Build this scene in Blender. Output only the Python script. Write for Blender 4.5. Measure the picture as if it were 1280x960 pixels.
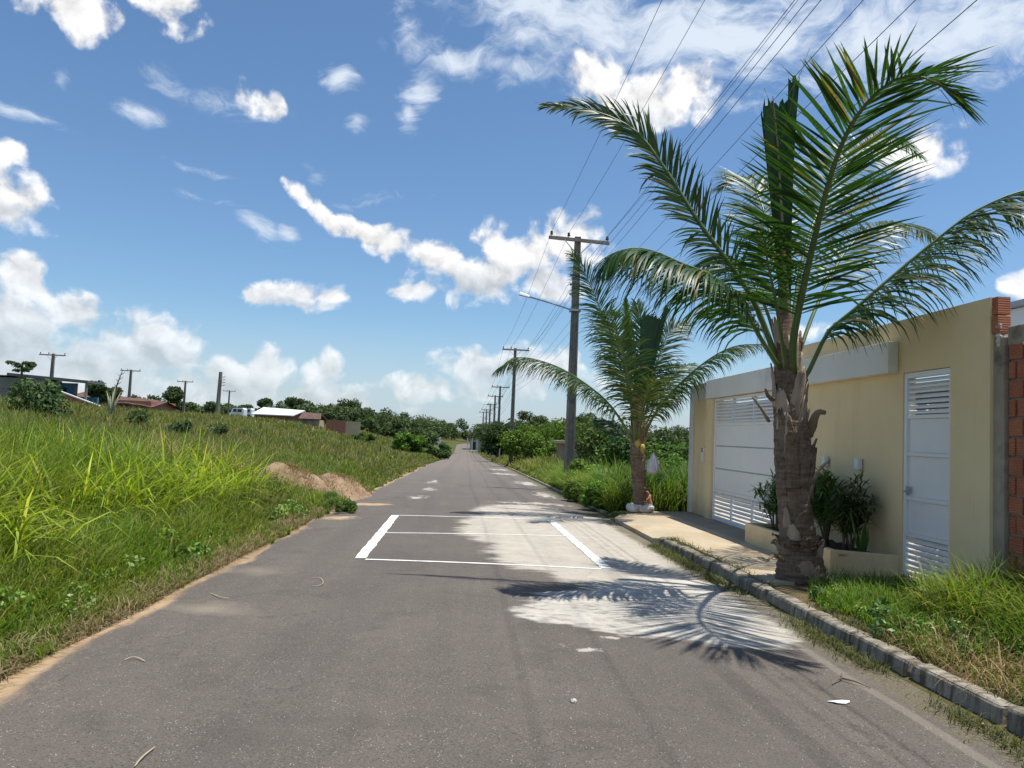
import bpy, bmesh, math, random
import numpy as np
from math import radians as R
random.seed(7); rng = np.random.default_rng(7)
for _o in list(bpy.data.objects): bpy.data.objects.remove(_o)
scene = bpy.context.scene
COL = scene.collection

# ------------------------------------------------------------------ camera
FPX = 960.0; EYE = 1.6
YAW, PITCH, ROLL = R(3.28), R(3.78), R(2.5)
_f = np.array([math.sin(YAW)*math.cos(PITCH), math.cos(YAW)*math.cos(PITCH), math.sin(PITCH)])
_r0 = np.array([math.cos(YAW), -math.sin(YAW), 0.0]); _u0 = np.cross(_r0, _f)
_r = _r0*math.cos(ROLL)+_u0*math.sin(ROLL); _u = -_r0*math.sin(ROLL)+_u0*math.cos(ROLL)
cam_d = bpy.data.cameras.new('camera'); cam = bpy.data.objects.new('camera', cam_d); COL.objects.link(cam)
cam_d.sensor_width = 36; cam_d.lens = 36*FPX/1280; cam_d.clip_start = .05; cam_d.clip_end = 5000
from mathutils import Matrix, Vector
cam.matrix_world = Matrix(((_r[0], _u[0], -_f[0], 0), (_r[1], _u[1], -_f[1], 0), (_r[2], _u[2], -_f[2], EYE), (0, 0, 0, 1)))
scene.camera = cam
def ray(px, py):
    d = (px-640)*_r/FPX-(py-480)*_u/FPX+_f
    return d/np.linalg.norm(d)
def at(px, py, Y):                       # world point at distance Y along the road that is seen there
    d = ray(px, py); return np.array([0, 0, EYE])+d*(Y/d[1])

# ------------------------------------------------------------------ exposure, sun
scene.view_settings.view_transform = 'Standard'; scene.view_settings.look = 'None'
scene.view_settings.gamma = 1; scene.view_settings.use_curve_mapping = False
scene.view_settings.exposure = 0.50
SUN = np.array([0.27, -0.03, 1.0]); SUN /= np.linalg.norm(SUN)
sd = bpy.data.lights.new('sun', 'SUN'); sd.energy = 4.4; sd.angle = R(0.53); sd.color = (1.0, .955, .88)
so = bpy.data.objects.new('sun', sd); COL.objects.link(so)
so.rotation_euler = Vector(SUN).to_track_quat('Z', 'Y').to_euler()

# ------------------------------------------------------------------ node helpers
class NT:
    def __init__(s, tree): s.t = tree; s.n = tree.nodes; s.l = tree.links
    def new(s, typ, **kw):
        n = s.n.new(typ)
        for k, v in kw.items():
            if k.startswith('_'): setattr(n, k[1:], v)
        return n
    def link(s, a, b): s.l.new(a, b)
    def _set(s, sock, v):
        if isinstance(v, bpy.types.NodeSocket): s.l.new(v, sock)
        elif v is not None: sock.default_value = v
    def math(s, op, a, b=None, c=None, clamp=False):
        n = s.n.new('ShaderNodeMath'); n.operation = op; n.use_clamp = clamp
        s._set(n.inputs[0], a); s._set(n.inputs[1], b); s._set(n.inputs[2], c); return n.outputs[0]
    def vmath(s, op, a, b=None):
        n = s.n.new('ShaderNodeVectorMath'); n.operation = op
        s._set(n.inputs[0], a)
        if b is not None: s._set(n.inputs[1], b)
        return n.outputs['Value'] if op in ('LENGTH', 'DOT_PRODUCT') else n.outputs[0]
    def noise(s, vec, scale, detail=4, rough=.55, out='Fac', dist=0.0):
        n = s.n.new('ShaderNodeTexNoise'); s._set(n.inputs['Vector'], vec)
        n.inputs['Scale'].default_value = scale; n.inputs['Detail'].default_value = detail
        n.inputs['Roughness'].default_value = rough; n.inputs['Distortion'].default_value = dist
        return n.outputs[out]
    def mapr(s, v, a, b, c=0., d=1., smooth=False):
        n = s.n.new('ShaderNodeMapRange'); n.interpolation_type = 'SMOOTHSTEP' if smooth else 'LINEAR'
        s._set(n.inputs[0], v)
        for i, q in enumerate((a, b, c, d)): n.inputs[1+i].default_value = q
        return n.outputs[0]
    def mix(s, fac, a, b, blend='MIX'):
        n = s.n.new('ShaderNodeMix'); n.data_type = 'RGBA'; n.blend_type = blend
        s._set(n.inputs[0], fac)
        for i, q in ((6, a), (7, b)):
            if isinstance(q, tuple) and len(q) == 3: q = q+(1,)
            s._set(n.inputs[i], q)
        return n.outputs[2]
    def mapping(s, vec, loc=(0, 0, 0), rot=(0, 0, 0), scale=(1, 1, 1), typ='POINT'):
        n = s.n.new('ShaderNodeMapping'); n.vector_type = typ; s._set(n.inputs[0], vec)
        n.inputs[1].default_value = loc; n.inputs[2].default_value = rot; n.inputs[3].default_value = scale
        return n.outputs[0]
    def sep(s, v):
        n = s.n.new('ShaderNodeSeparateXYZ'); s._set(n.inputs[0], v); return n.outputs
    def comb(s, x, y, z=0.0):
        n = s.n.new('ShaderNodeCombineXYZ')
        for i, q in enumerate((x, y, z)): s._set(n.inputs[i], q)
        return n.outputs[0]
    def blobs(s, vec, lst):
        """largest of many soft ellipses; each (cx, cy, rx, ry, rot_deg, amp)"""
        acc = None
        for (cx, cy, rx, ry, ro, am) in lst:
            vin = vec
            if acc is not None and len(lst) > 8:          # keeps the evaluation sequential, so the shader stack stays small
                n_ = s.n.new('ShaderNodeVectorMath'); n_.operation = 'MULTIPLY_ADD'
                s._set(n_.inputs[0], acc); n_.inputs[1].default_value = (1e-7, 1e-7, 1e-7); s._set(n_.inputs[2], vec); vin = n_.outputs[0]
            m = s.mapping(vin, (cx, cy, 0), (0, 0, R(ro)), (rx, ry, 1), 'TEXTURE')
            d = s.vmath('LENGTH', m)
            v = s.math('MULTIPLY_ADD', d, -am, am)
            acc = v if acc is None else s.math('MAXIMUM', acc, v)
        return s.math('MAXIMUM', acc, 0.0)

# ------------------------------------------------------------------ world: Nishita sky with cloud fields mapped on the sky directions
def azel(px, py):
    d = ray(px, py); return math.degrees(math.atan2(d[0], d[1])), math.degrees(math.asin(d[2]))
def sky_blobs(lst):
    out = []
    for b in lst:
        px, py, rx, ry = b[:4]; ro = b[4] if len(b) > 4 else 0; am = b[5] if len(b) > 5 else 1.0
        a, e = azel(px, py); k = .0597
        out.append((a, e, rx*k/max(.5, math.cos(R(e))), ry*k, -ro, am))
    return out
CUM = [(370,370,84,34),(328,366,34,20),(415,370,34,20),(590,350,120,46),(545,320,74,36,20),(650,312,95,60),(715,300,74,56),(690,350,84,36),(515,362,50,20),(465,292,84,30,20),(408,266,46,20,38),(370,238,30,18,20),
 (317,124,42,26),(85,12,70,40),(215,8,56,42,20),(8,250,68,50),(5,190,30,30),
 (748,92,66,46),(808,128,96,52,8),(862,110,50,50),(1135,190,76,52,0,.95),(1010,405,44,24,0,.8),
 (38,350,52,30,30),(85,385,64,42,30),(20,400,66,54),(60,445,160,56),(185,436,100,62),(300,475,84,54),(330,455,44,36,20),(408,466,44,40),(410,495,100,32),
 (560,488,130,26),(600,462,90,46),(670,462,100,50),(170,485,230,44),(400,502,170,28),(1285,360,30,24),(-110,410,200,110),(740,470,90,40,0,.7)]
SHD = [(600,362,120,26),(690,345,90,30),(372,386,84,14),(800,152,80,22),(20,272,60,24),(60,440,150,50),(190,465,110,50),(310,495,90,36),(415,495,50,30),(640,485,120,36),(400,500,300,24)]
WSP = [(560,70,110,26,12),(505,32,26,50,-10),(620,78,110,22,5),(720,20,210,55,4,1.5),(900,45,320,75,3,1.6),(1150,45,300,75,2,1.6),(640,30,90,40,20),(526,112,38,40,-35,1.3),(512,140,22,36,-10,1.2),(427,97,32,28,25,1.2),(325,285,46,20,32),(362,297,24,16,25),
 (200,95,46,20,25),(75,100,12,22),(170,135,40,18,10),(30,142,60,12,5),(290,130,80,20,2,.6),(250,212,60,10,8,.6),(270,250,60,10,8,.6),(450,150,24,18,-20),(470,250,120,16,-12,.6),(1000,110,300,40,0,.7),(390,225,30,30,0,.8)]
w = bpy.data.worlds.new('World'); scene.world = w; w.use_nodes = True
nt = NT(w.node_tree); nt.n.clear()
gcoord = nt.new('ShaderNodeTexCoord').outputs['Generated']
sx, sy, sz = nt.sep(gcoord)[:3]
DEG = 57.29578
azn = nt.math('MULTIPLY', nt.math('ARCTAN2', sx, sy), DEG)
eln = nt.math('MULTIPLY', nt.math('ARCSINE', sz), DEG)
ae = nt.comb(azn, eln)
sky = nt.new('ShaderNodeTexSky'); sky.sky_type = 'NISHITA'; sky.sun_disc = False
sky.sun_elevation = math.asin(SUN[2]); sky.sun_rotation = math.atan2(SUN[0], SUN[1])
sky.altitude = 0; sky.air_density = 1.0; sky.dust_density = .6; sky.ozone_density = 1.6
wv0 = nt.noise(ae, .20, 2, .5, 'Color')
wv0 = nt.vmath('SUBTRACT', wv0, (.5, .5, .5))
sc_ = nt.vmath('SCALE', wv0); sc_.node.inputs['Scale'].default_value = 2.6
v2 = nt.vmath('ADD', ae, sc_)
cb = nt.blobs(v2, sky_blobs(CUM))
# stray clouds outside the photographed part of the sky
away = nt.mapr(nt.math('ABSOLUTE', nt.math('SUBTRACT', azn, 3.0)), 42, 55)
stray = nt.math('MULTIPLY', nt.math('MULTIPLY', nt.mapr(nt.noise(ae, .06, 2, .5), .5, .75), away), nt.mapr(eln, 70, 55))
cb = nt.math('MAXIMUM', cb, stray)
fb = nt.noise(v2, .42, 7, .55)
fine = nt.noise(nt.vmath('ADD', v2, (.25, .9, 0)), .42, 5, .52)
d0 = nt.math('ADD', nt.math('MULTIPLY', cb, 1.25), nt.math('MULTIPLY', nt.math('MULTIPLY', nt.math('SUBTRACT', fb, .5), 2.3), nt.mapr(cb, 0.0, .25)))
alpha_c = nt.math('MULTIPLY', nt.mapr(d0, .30, .85, smooth=True), nt.mapr(eln, .5, 12, .50, 1.0))
relief = nt.math('MULTIPLY', nt.math('SUBTRACT', fb, fine), 1.2)          # lit tops, darker hollows of the billows
shade = nt.math('MULTIPLY', nt.mapr(nt.blobs(v2, sky_blobs(SHD)), .0, .7, smooth=True), nt.mapr(d0, .4, .8))
bright = nt.math('ADD', nt.mapr(shade, 0, 1, .95, .74), relief)
bright = nt.math('MINIMUM', nt.math('MAXIMUM', bright, .6), 1.12)
ccol = nt.mix(shade, (1.0, 1.0, 1.0), (.90, .94, 1.0))
CLOUD = 6.6
ccol = nt.vmath('SCALE', ccol); nt._set(ccol.node.inputs['Scale'], nt.math('MULTIPLY', bright, CLOUD))
# wisps
wn = nt.noise(ae, .12, 3, .5, 'Color')
wv = nt.vmath('SCALE', nt.vmath('SUBTRACT', wn, (.5, .5, .5))); wv.node.inputs['Scale'].default_value = 7.0
ae2 = nt.vmath('ADD', ae, wv)
wb = nt.blobs(nt.vmath('ADD', ae, nt.mapping(wv, scale=(.25, .25, .25))), sky_blobs(WSP))
wf = nt.noise(nt.mapping(ae2, scale=(.16, .6, 1), rot=(0, 0, R(12))), 1.1, 6, .62)
alpha_w = nt.math('MULTIPLY', nt.mapr(nt.math('ADD', wb, nt.math('MULTIPLY', nt.math('SUBTRACT', wf, .5), 2.6)), .25, 1.5, smooth=True), nt.mapr(wb, 0, .3))
alpha_w = nt.math('MULTIPLY', alpha_w, .85)
# milky veil low over the horizon
veil = nt.math('MULTIPLY', nt.mapr(eln, 9, 0.5, 0, .55, smooth=True), 1.0)
skyc = nt.vmath('MULTIPLY', sky.outputs[0], (.635, .785, .89))
c = nt.mix(veil, skyc, (3.7, 4.3, 5.2))
c = nt.mix(alpha_w, c, (5.6, 6.1, 6.7))
c = nt.mix(alpha_c, c, ccol)
bg = nt.new('ShaderNodeBackground'); nt.link(c, bg.inputs[0]); bg.inputs[1].default_value = .108
wo = nt.new('ShaderNodeOutputWorld'); nt.link(bg.outputs[0], wo.inputs[0])
w.cycles.sampling_method = 'MANUAL'; w.cycles.sample_map_resolution = 256
scene.cycles.max_bounces = 4; scene.cycles.diffuse_bounces = 3; scene.cycles.glossy_bounces = 2; scene.cycles.transmission_bounces = 4

# ------------------------------------------------------------------ materials
MATS = {}
def new_mat(name):
    m = bpy.data.materials.new(name); m.use_nodes = True
    q = NT(m.node_tree); q.n.clear()
    p = q.new('ShaderNodeBsdfPrincipled'); o = q.new('ShaderNodeOutputMaterial'); q.link(p.outputs[0], o.inputs[0])
    MATS[name] = m; return m, q, p, o
def bump(q, p, h, dist=.01, strength=1.0):
    b = q.new('ShaderNodeBump'); b.inputs['Distance'].default_value = dist; b.inputs['Strength'].default_value = strength
    q._set(b.inputs['Height'], h); q.link(b.outputs[0], p.inputs['Normal'])
def simple(name, c1, c2=None, rough=.7, scale=3.0, detail=6, bmp=.0, bscale=None, metal=0, spec=.5, stretch=(1, 1, 1), c3=None, lo=.35, hi=.65):
    m, q, p, o = new_mat(name)
    co = q.new('ShaderNodeTexCoord').outputs['Object']; co = q.mapping(co, scale=stretch)
    n = q.noise(co, scale, detail, .6)
    col = q.mix(q.mapr(n, lo, hi), c1, c2 or c1)
    if c3:
        n3 = q.noise(q.mapping(co, loc=(9, 4, 2)), scale*.45, 5, .65)
        col = q.mix(q.mapr(n3, .55, .68), col, c3)
    q.link(col, p.inputs['Base Color']); p.inputs['Roughness'].default_value = rough
    p.inputs['Metallic'].default_value = metal; p.inputs['Specular IOR Level'].default_value = spec
    if bmp: bump(q, p, q.noise(co, bscale or scale*4, 6, .65), bmp)
    return m
def leafmat(name, rough=.45, trans=.3, spec=.4):
    """colour comes from the per-blade 'tint' attribute (natural colour of each leaf)"""
    m, q, p, o = new_mat(name)
    a = q.new('ShaderNodeAttribute'); a.attribute_name = 'tint'
    q.link(a.outputs['Color'], p.inputs['Base Color']); p.inputs['Roughness'].default_value = rough
    p.inputs['Specular IOR Level'].default_value = spec
    t = q.new('ShaderNodeBsdfTranslucent'); tc = q.mix(1.0, a.outputs['Color'], (1.25, 1.35, .55), 'MULTIPLY'); q.link(tc, t.inputs[0])
    mx = q.new('ShaderNodeMixShader'); mx.inputs[0].default_value = trans
    q.link(p.outputs[0], mx.inputs[1]); q.link(t.outputs[0], mx.inputs[2]); q.link(mx.outputs[0], o.inputs[0])
    return m

def plaster(name, c1, c2, dirt):
    m, q, p, o = new_mat(name)
    g = q.new('ShaderNodeNewGeometry').outputs['Position']; x, y, z = q.sep(g)[:3]
    a = q.noise(g, 1.0, 7, .6); b = q.noise(q.mapping(g, scale=(5, 5, .35)), 1.2, 6, .65); c_ = q.noise(g, 34, 5, .65)
    col = q.mix(q.mapr(a, .35, .65), c1, c2)
    st = q.math('MULTIPLY', q.mapr(b, .52, .70), q.mapr(q.noise(g, .8, 3, .5), .45, .6)); col = q.mix(q.math('MULTIPLY', st, .42), col, dirt)
    sp = q.mapr(q.math('ADD', z, q.math('MULTIPLY', q.math('SUBTRACT', q.noise(g, 3.2, 6, .7), .5), 1.1)), .46, .10, 0, .35)
    col = q.mix(sp, col, tuple(v*.75 for v in dirt)); col = q.mix(q.mapr(c_, .62, .75, 0, .25), col, dirt)
    q.link(col, p.inputs['Base Color']); p.inputs['Roughness'].default_value = .88
    bump(q, p, q.math('ADD', c_, q.math('MULTIPLY', a, 2)), .004); return m
M_plaster = plaster('yellow_plaster', (.77,.59,.33), (.83,.66,.38), (.52,.38,.20))
M_plaster_w = simple('white_plaster', (.70,.675,.60), (.76,.73,.67), .8, 1.3, 8, .003, 30, c3=(.55,.54,.49))
M_paint_w = simple('white_metal_paint', (.76,.755,.73), (.80,.795,.77), .38, 2.0, 4, .0006, 20)
M_concrete = simple('grey_concrete', (.30,.235,.17), (.40,.33,.25), .9, 3, 9, .008, 25, c3=(.13,.11,.085))
M_pole = simple('pole_concrete', (.155,.135,.115), (.22,.195,.165), .85, 5, 8, .004, 40, c3=(.09,.085,.08))
M_brickmortar = simple('mortar', (.28,.23,.19), (.38,.33,.28), .95, 12, 8, .01, 40)
M_soil = simple('dark_soil', (.06,.035,.02), (.11,.07,.04), .95, 14, 8, .02, 40)
M_bark = simple('bark', (.10,.075,.05), (.17,.13,.09), .9, 6, 8, .01, 20, stretch=(1, 1, .3))
M_black = simple('black_plastic', (.02,.02,.022), (.03,.03,.03), .5, 6)
M_wire = simple('cable', (.03,.03,.035), (.05,.05,.05), .6, 6)
M_galv = simple('galvanised_steel', (.35,.36,.37), (.45,.46,.47), .45, 6, metal=.7)
M_wood = simple('weathered_wood', (.26,.22,.18), (.36,.31,.26), .85, 6, 8, .004, 40, stretch=(.2, 1, 1))
M_lampwhite = simple('white_housing', (.72,.72,.70), (.78,.78,.76), .45, 5)
M_blade = leafmat('grass_blade', .55, .42, .25)
M_leaf = leafmat('leaf', .45, .22, .4)
M_frond = leafmat('palm_leaflet', .40, .36, .35)
M_dry = leafmat('dry_blade', .8, .2, .1)

def brick_mat(name, c1, c2, ribs=True):
    m, q, p, o = new_mat(name)
    co = q.new('ShaderNodeTexCoord').outputs['Object']
    n = q.noise(co, 4, 5, .6); n2 = q.noise(co, 40, 4, .6)
    col = q.mix(q.mapr(n, .3, .7), c1, c2); col = q.mix(q.mapr(n2, .55, .75, 0, .4), col, (.42,.30,.22))
    q.link(col, p.inputs['Base Color']); p.inputs['Roughness'].default_value = .9
    z = q.sep(co)[2]
    rib = q.math('SINE', q.math('MULTIPLY', z, 2*math.pi/.024))
    h = q.math('ADD', q.math('MULTIPLY', rib, .5 if ribs else 0.0), q.math('MULTIPLY', n2, .8))
    bump(q, p, h, .006); return m
M_brick = brick_mat('clay_brick', (.38,.115,.055), (.47,.17,.085))
M_brickfar = brick_mat('far_brick', (.24,.10,.06), (.34,.16,.10), False)

# ---- asphalt
def asphalt():
    m, q, p, o = new_mat('asphalt')
    g = q.new('ShaderNodeNewGeometry').outputs['Position']
    x, y, z = q.sep(g)[:3]
    big = q.noise(g, .55, 6, .6); med = q.noise(g, 5, 7, .65); fin = q.noise(g, 90, 4, .7)
    streak = q.noise(q.mapping(g, scale=(2.2, .12, 1)), 1.0, 5, .6)
    col = q.mix(q.mapr(big, .3, .7), (.066,.055,.046), (.108,.093,.078))
    col = q.mix(q.mapr(streak, .4, .7, 0, .45), col, (.145,.12,.098))
    col = q.mix(q.mapr(med, .35, .75, 0, .6), col, (.070,.060,.052))
    col = q.mix(q.mapr(fin, .42, .68, 0, .6), col, (.20,.175,.15)); col = q.mix(q.mapr(q.noise(g, 60, 3, .6), .56, .68, 0, .7), col, (.035,.03,.026)); col = q.mix(q.mapr(q.noise(q.mapping(g, loc=(5, 3, 0)), 1.7, 5, .6), .55, .68, 0, .35), col, (.055,.046,.039))
    v = q.new('ShaderNodeTexVoronoi'); q._set(v.inputs['Vector'], g); v.inputs['Scale'].default_value = 55
    spk = q.math('MULTIPLY', q.mapr(v.outputs['Distance'], .20, .12), q.mapr(q.noise(g, 17, 2, .5), .52, .6))
    col = q.mix(q.math('MULTIPLY', spk, .95), col, (.50,.47,.43))
    v2 = q.new('ShaderNodeTexVoronoi'); q._set(v2.inputs['Vector'], g); v2.inputs['Scale'].default_value = 9
    spk2 = q.mapr(v2.outputs['Distance'], .075, .05)
    col = q.mix(q.math('MULTIPLY', spk2, q.mapr(q.noise(g, 3, 2, .5), .5, .6)), col, (.05,.045,.042))
    # paler and greyer with distance along the road
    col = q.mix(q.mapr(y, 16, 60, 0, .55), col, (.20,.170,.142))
    # tyre-polished darker bands
    band = q.math('ADD', q.mapr(q.math('ABSOLUTE', q.math('SUBTRACT', x, 1.55)), .7, .0, 0, .3, True), q.mapr(q.math('ABSOLUTE', q.math('ADD', x, .95)), .5, .1, 0, .25, True))
    col = q.mix(q.math('MULTIPLY', band, q.mapr(q.noise(q.mapping(g, scale=(1, .2, 1)), 1.2, 4, .6), .3, .7)), col, (.065,.06,.056))
    # pale cement wash spilled over the road
    wn = q.vmath('SCALE', q.vmath('SUBTRACT', q.noise(q.mapping(g, scale=(1, 1.0, 1)), 1.6, 6, .6, 'Color'), (.5, .5, .5))); wn.node.inputs['Scale'].default_value = .9
    g2 = q.vmath('ADD', g, wn); g2 = q.comb(q.sep(g2)[0], q.sep(g2)[1])
    fn = q.noise(q.mapping(g, scale=(.5, 2.2, 1)), 3.2, 7, .65)
    wash = q.blobs(g2, [(1.5,14.6,1.9,4.2,0,2.0),(2.4,13.2,1.6,6.0,0,2.2),(2.9,11,1.3,5.2,0,2.0),(1.4,18.0,1.5,2.6,0,1.6),(1.2,11.2,1.1,2.2,0,1.6),(2.2,9.6,1.5,1.4,0,1.8)])
    wash = q.mapr(q.math('ADD', wash, q.math('MULTIPLY', q.math('SUBTRACT', fn, .5), .9)), .25, .60, 0, .93, True)
    edge = q.blobs(g2, [(2.05,7.6,1.75,1.45,0,2.2),(2.6,8.3,1.2,1.9,0,2.0),(2.5,7.0,.8,.9,20,1.5)])
    pud = q.mapr(q.math('ADD', edge, q.math('MULTIPLY', q.math('SUBTRACT', fn, .5), .9)), .30, .55, 0, .95, True)
    gp = q.noise(q.mapping(g, scale=(1, 1.8, 1)), 6, 6, .7)
    pud = q.math('MULTIPLY', q.math('MULTIPLY', pud, q.mapr(gp, .34, .52, .30, 1.0)), q.mapr(fin, .28, .5, .72, 1.0)); wash = q.math('MULTIPLY', wash, q.mapr(q.math('ADD', fin, q.math('MULTIPLY', streak, .6)), .5, .85, .72, 1.0))
    far = q.blobs(g2, [(1.9,20.6,1.5,.7,0,1.0),(2.6,25,.5,2.6,0,.9),(2.7,33,.8,2.6,0,1.1),(2.3,44,1.4,2.2,0,1.0),(2.5,53,1.3,2.6,0,1.0),(-1.25,21.2,.3,1.1,0,1.0),(-1.1,25.5,.35,1.9,0,.8),(-1.2,31,.35,3.0,0,.8),(1.25,6.45,.22,.08,0,.9),(1.0,6.15,.16,.07,0,.8)])
    fn2 = q.noise(q.mapping(g, scale=(1.6, .8, 1)), 3.0, 6, .7)
    farm = q.math('MULTIPLY', q.mapr(q.math('ADD', far, q.math('MULTIPLY', q.math('SUBTRACT', fn2, .5), 3.0)), .30, .75, 0, .7, True), q.mapr(far, 0, .12))
    col = q.mix(wash, col, q.mix(q.mapr(med, .3, .7), (.36,.325,.27), (.48,.44,.37)))
    col = q.mix(farm, col, (.50,.46,.39))
    col = q.mix(pud, col, q.mix(q.mapr(med, .3, .7), (.40,.375,.325), (.53,.495,.44)))
    # orange earth washed in from the left edge
    ed = q.math('ADD', x, q.math('MULTIPLY', q.math('SUBTRACT', q.noise(q.mapping(g, scale=(1, .35, 1)), 1.6, 6, .65), .5), .75))
    ed = q.math('SUBTRACT', ed, q.mapr(y, 8, 4, 0, .12))
    sandm = q.math('MULTIPLY', q.mapr(ed, -2.63, -2.79, 0, .8, True), q.mapr(y, 70, 30))
    sandb = q.blobs(g2, [(-2.15,18.6,.85,.6,0,1.3),(-2.4,15.4,.45,.6,0,1.2)])
    sandb = q.math('MULTIPLY', q.mapr(q.math('ADD', sandb, q.math('MULTIPLY', q.math('SUBTRACT', q.noise(g, 3.5, 6, .7), .5), 2.0)), .3, .9, 0, .85, True), q.mapr(sandb, 0, .15))
    dust = q.blobs(g2, [(-2.2,7.2,.8,.35,-25,1.0),(-2.3,9.2,.5,.5,0,.7)])
    col = q.mix(q.mapr(dust, .1, 1.0, 0, .55), col, (.30,.255,.185))
    sandc = q.mix(q.mapr(med, .35, .65), (.45,.33,.20), (.42,.26,.13))
    col = q.mix(q.math('MAXIMUM', sandm, sandb), col, sandc)
    # moss and grit in the right-hand gutter
    gm = q.mapr(q.math('ADD', x, q.math('MULTIPLY', q.math('SUBTRACT', med, .5), .5)), 2.93, 3.12, 0, .88, True)
    strip_ = q.math('MULTIPLY', q.mapr(q.math('ABSOLUTE', q.math('SUBTRACT', q.math('ADD', x, q.math('MULTIPLY', q.math('SUBTRACT', big, .5), .12)), 2.90)), .055, .03), q.mapr(y, 13, 11.5, 0, .3)); col = q.mix(strip_, col, (.30,.265,.21))
    col = q.mix(gm, col, q.mix(q.mapr(fin, .4, .6), (.07,.06,.035), (.17,.145,.095)))
    # hair cracks
    cr = q.new('ShaderNodeTexVoronoi'); cr.feature = 'DISTANCE_TO_EDGE'; q._set(cr.inputs['Vector'], q.vmath('ADD', q.mapping(g, scale=(1, .55, 1)), q.noise(g, 2.5, 4, .6, 'Color'))); cr.inputs['Scale'].default_value = .38
    crk = q.math('MULTIPLY', q.mapr(cr.outputs['Distance'], .006, .002), q.mapr(big, .5, .56))
    col = q.mix(q.math('MULTIPLY', crk, .35), col, (.03,.028,.025))
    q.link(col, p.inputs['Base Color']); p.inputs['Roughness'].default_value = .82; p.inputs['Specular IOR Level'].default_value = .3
    bump(q, p, q.math('ADD', q.math('MULTIPLY', fin, .7), q.math('MULTIPLY', med, 1.0)), .008)
    return m
M_asphalt = asphalt()
def groundmat():
    m, q, p, o = new_mat('earth_and_turf')
    g = q.new('ShaderNodeNewGeometry').outputs['Position']; x, y, z = q.sep(g)[:3]
    a = q.noise(g, .12, 5, .6); b = q.noise(g, 1.1, 7, .65); c_ = q.noise(g, 14, 5, .7)
    col = q.mix(q.mapr(a, .35, .65), (.055,.075,.022), (.10,.105,.035))
    col = q.mix(q.mapr(b, .45, .7, 0, .7), col, (.13,.115,.05))
    col = q.mix(q.mapr(c_, .4, .7, 0, .5), col, (.045,.05,.02))
    ex = q.math('ADD', x, q.math('MULTIPLY', q.math('SUBTRACT', b, .5), 1.0))
    sand = q.math('MULTIPLY', q.math('MULTIPLY', q.mapr(ex, -3.35, -2.9, 0, 1, True), q.mapr(x, 0, 1, 1, 0)), q.mapr(y, 80, 40))
    col = q.mix(sand, col, q.mix(q.mapr(c_, .35, .65), (.28,.18,.10), (.38,.29,.19)))
    near = q.math('MULTIPLY', q.mapr(x, 3.2, 3.5), q.mapr(y, 10.0, 9.0))
    col = q.mix(near, col, q.mix(q.mapr(b, .3, .7), (.20,.15,.085), (.11,.085,.045)))
    q.link(col, p.inputs['Base Color']); p.inputs['Roughness'].default_value = 1.0; p.inputs['Specular IOR Level'].default_value = .1
    bump(q, p, q.math('ADD', c_, b), .05); return m
M_ground = groundmat()
def sidewalkmat():
    m, q, p, o = new_mat('sidewalk_concrete')
    g = q.new('ShaderNodeNewGeometry').outputs['Position']; x, y, z = q.sep(g)[:3]
    b = q.noise(g, .9, 7, .65); c_ = q.noise(g, 25, 5, .7); s = q.noise(q.mapping(g, scale=(1, .3, 1)), 2.2, 6, .65)
    col = q.mix(q.mapr(b, .35, .65), (.36,.29,.195), (.46,.385,.27))
    col = q.mix(q.mapr(s, .5, .72, 0, .75), col, (.40,.23,.095))
    col = q.mix(q.mapr(c_, .5, .75, 0, .35), col, (.20,.17,.12))
    jt = q.math('ABSOLUTE', q.math('SUBTRACT', q.math('FRACT', q.math('DIVIDE', y, 1.55)), .5))
    col = q.mix(q.mapr(jt, .492, .497, 0, .6), col, (.10,.085,.06))
    grey = q.mapr(x, 4.55, 4.62, 0, .8); grey = q.math('MULTIPLY', grey, q.mapr(y, 12.2, 12.35))
    col = q.mix(grey, col, q.mix(q.mapr(b, .4, .6), (.20,.17,.13), (.26,.225,.175)))
    q.link(col, p.inputs['Base Color']); p.inputs['Roughness'].default_value = .9
    bump(q, p, q.math('ADD', c_, b), .006); return m
M_side = sidewalkmat()
def kerbmat():
    m, q, p, o = new_mat('kerb_concrete')
    g = q.new('ShaderNodeNewGeometry').outputs['Position']; z = q.sep(g)[2]
    b = q.noise(g, 3.2, 7, .7); c_ = q.noise(g, 30, 5, .7); s = q.noise(q.mapping(g, scale=(1, 6, .8)), 2.0, 5, .7)
    col = q.mix(q.mapr(b, .3, .7), (.27,.235,.18), (.42,.375,.30))
    col = q.mix(q.mapr(s, .44, .62, 0, .9), col, (.085,.068,.045)); col = q.mix(q.mapr(q.noise(g, 1.3, 5, .65), .5, .62, 0, .6), col, (.09,.085,.045))
    col = q.mix(q.mapr(c_, .55, .75, 0, .5), col, (.10,.09,.065))
    q.link(col, p.inputs['Base Color']); p.inputs['Roughness'].default_value = .95
    bump(q, p, q.math('ADD', c_, q.math('MULTIPLY', b, 2)), .02); return m
M_kerb = kerbmat()
def paintmat():
    m, q, p, o = new_mat('road_paint')
    g = q.new('ShaderNodeNewGeometry').outputs['Position']
    c_ = q.noise(g, 30, 5, .7); b = q.noise(g, 4, 5, .6)
    col = q.mix(q.mapr(c_, .55, .68, 0, .7), (.80,.79,.75), (.25,.23,.20)); col = q.mix(q.mapr(b, .5, .75, 0, .3), col, (.58,.56,.52))
    q.link(col, p.inputs['Base Color']); p.inputs['Roughness'].default_value = .65; bump(q, p, c_, .004); return m
M_paint = paintmat()
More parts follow.
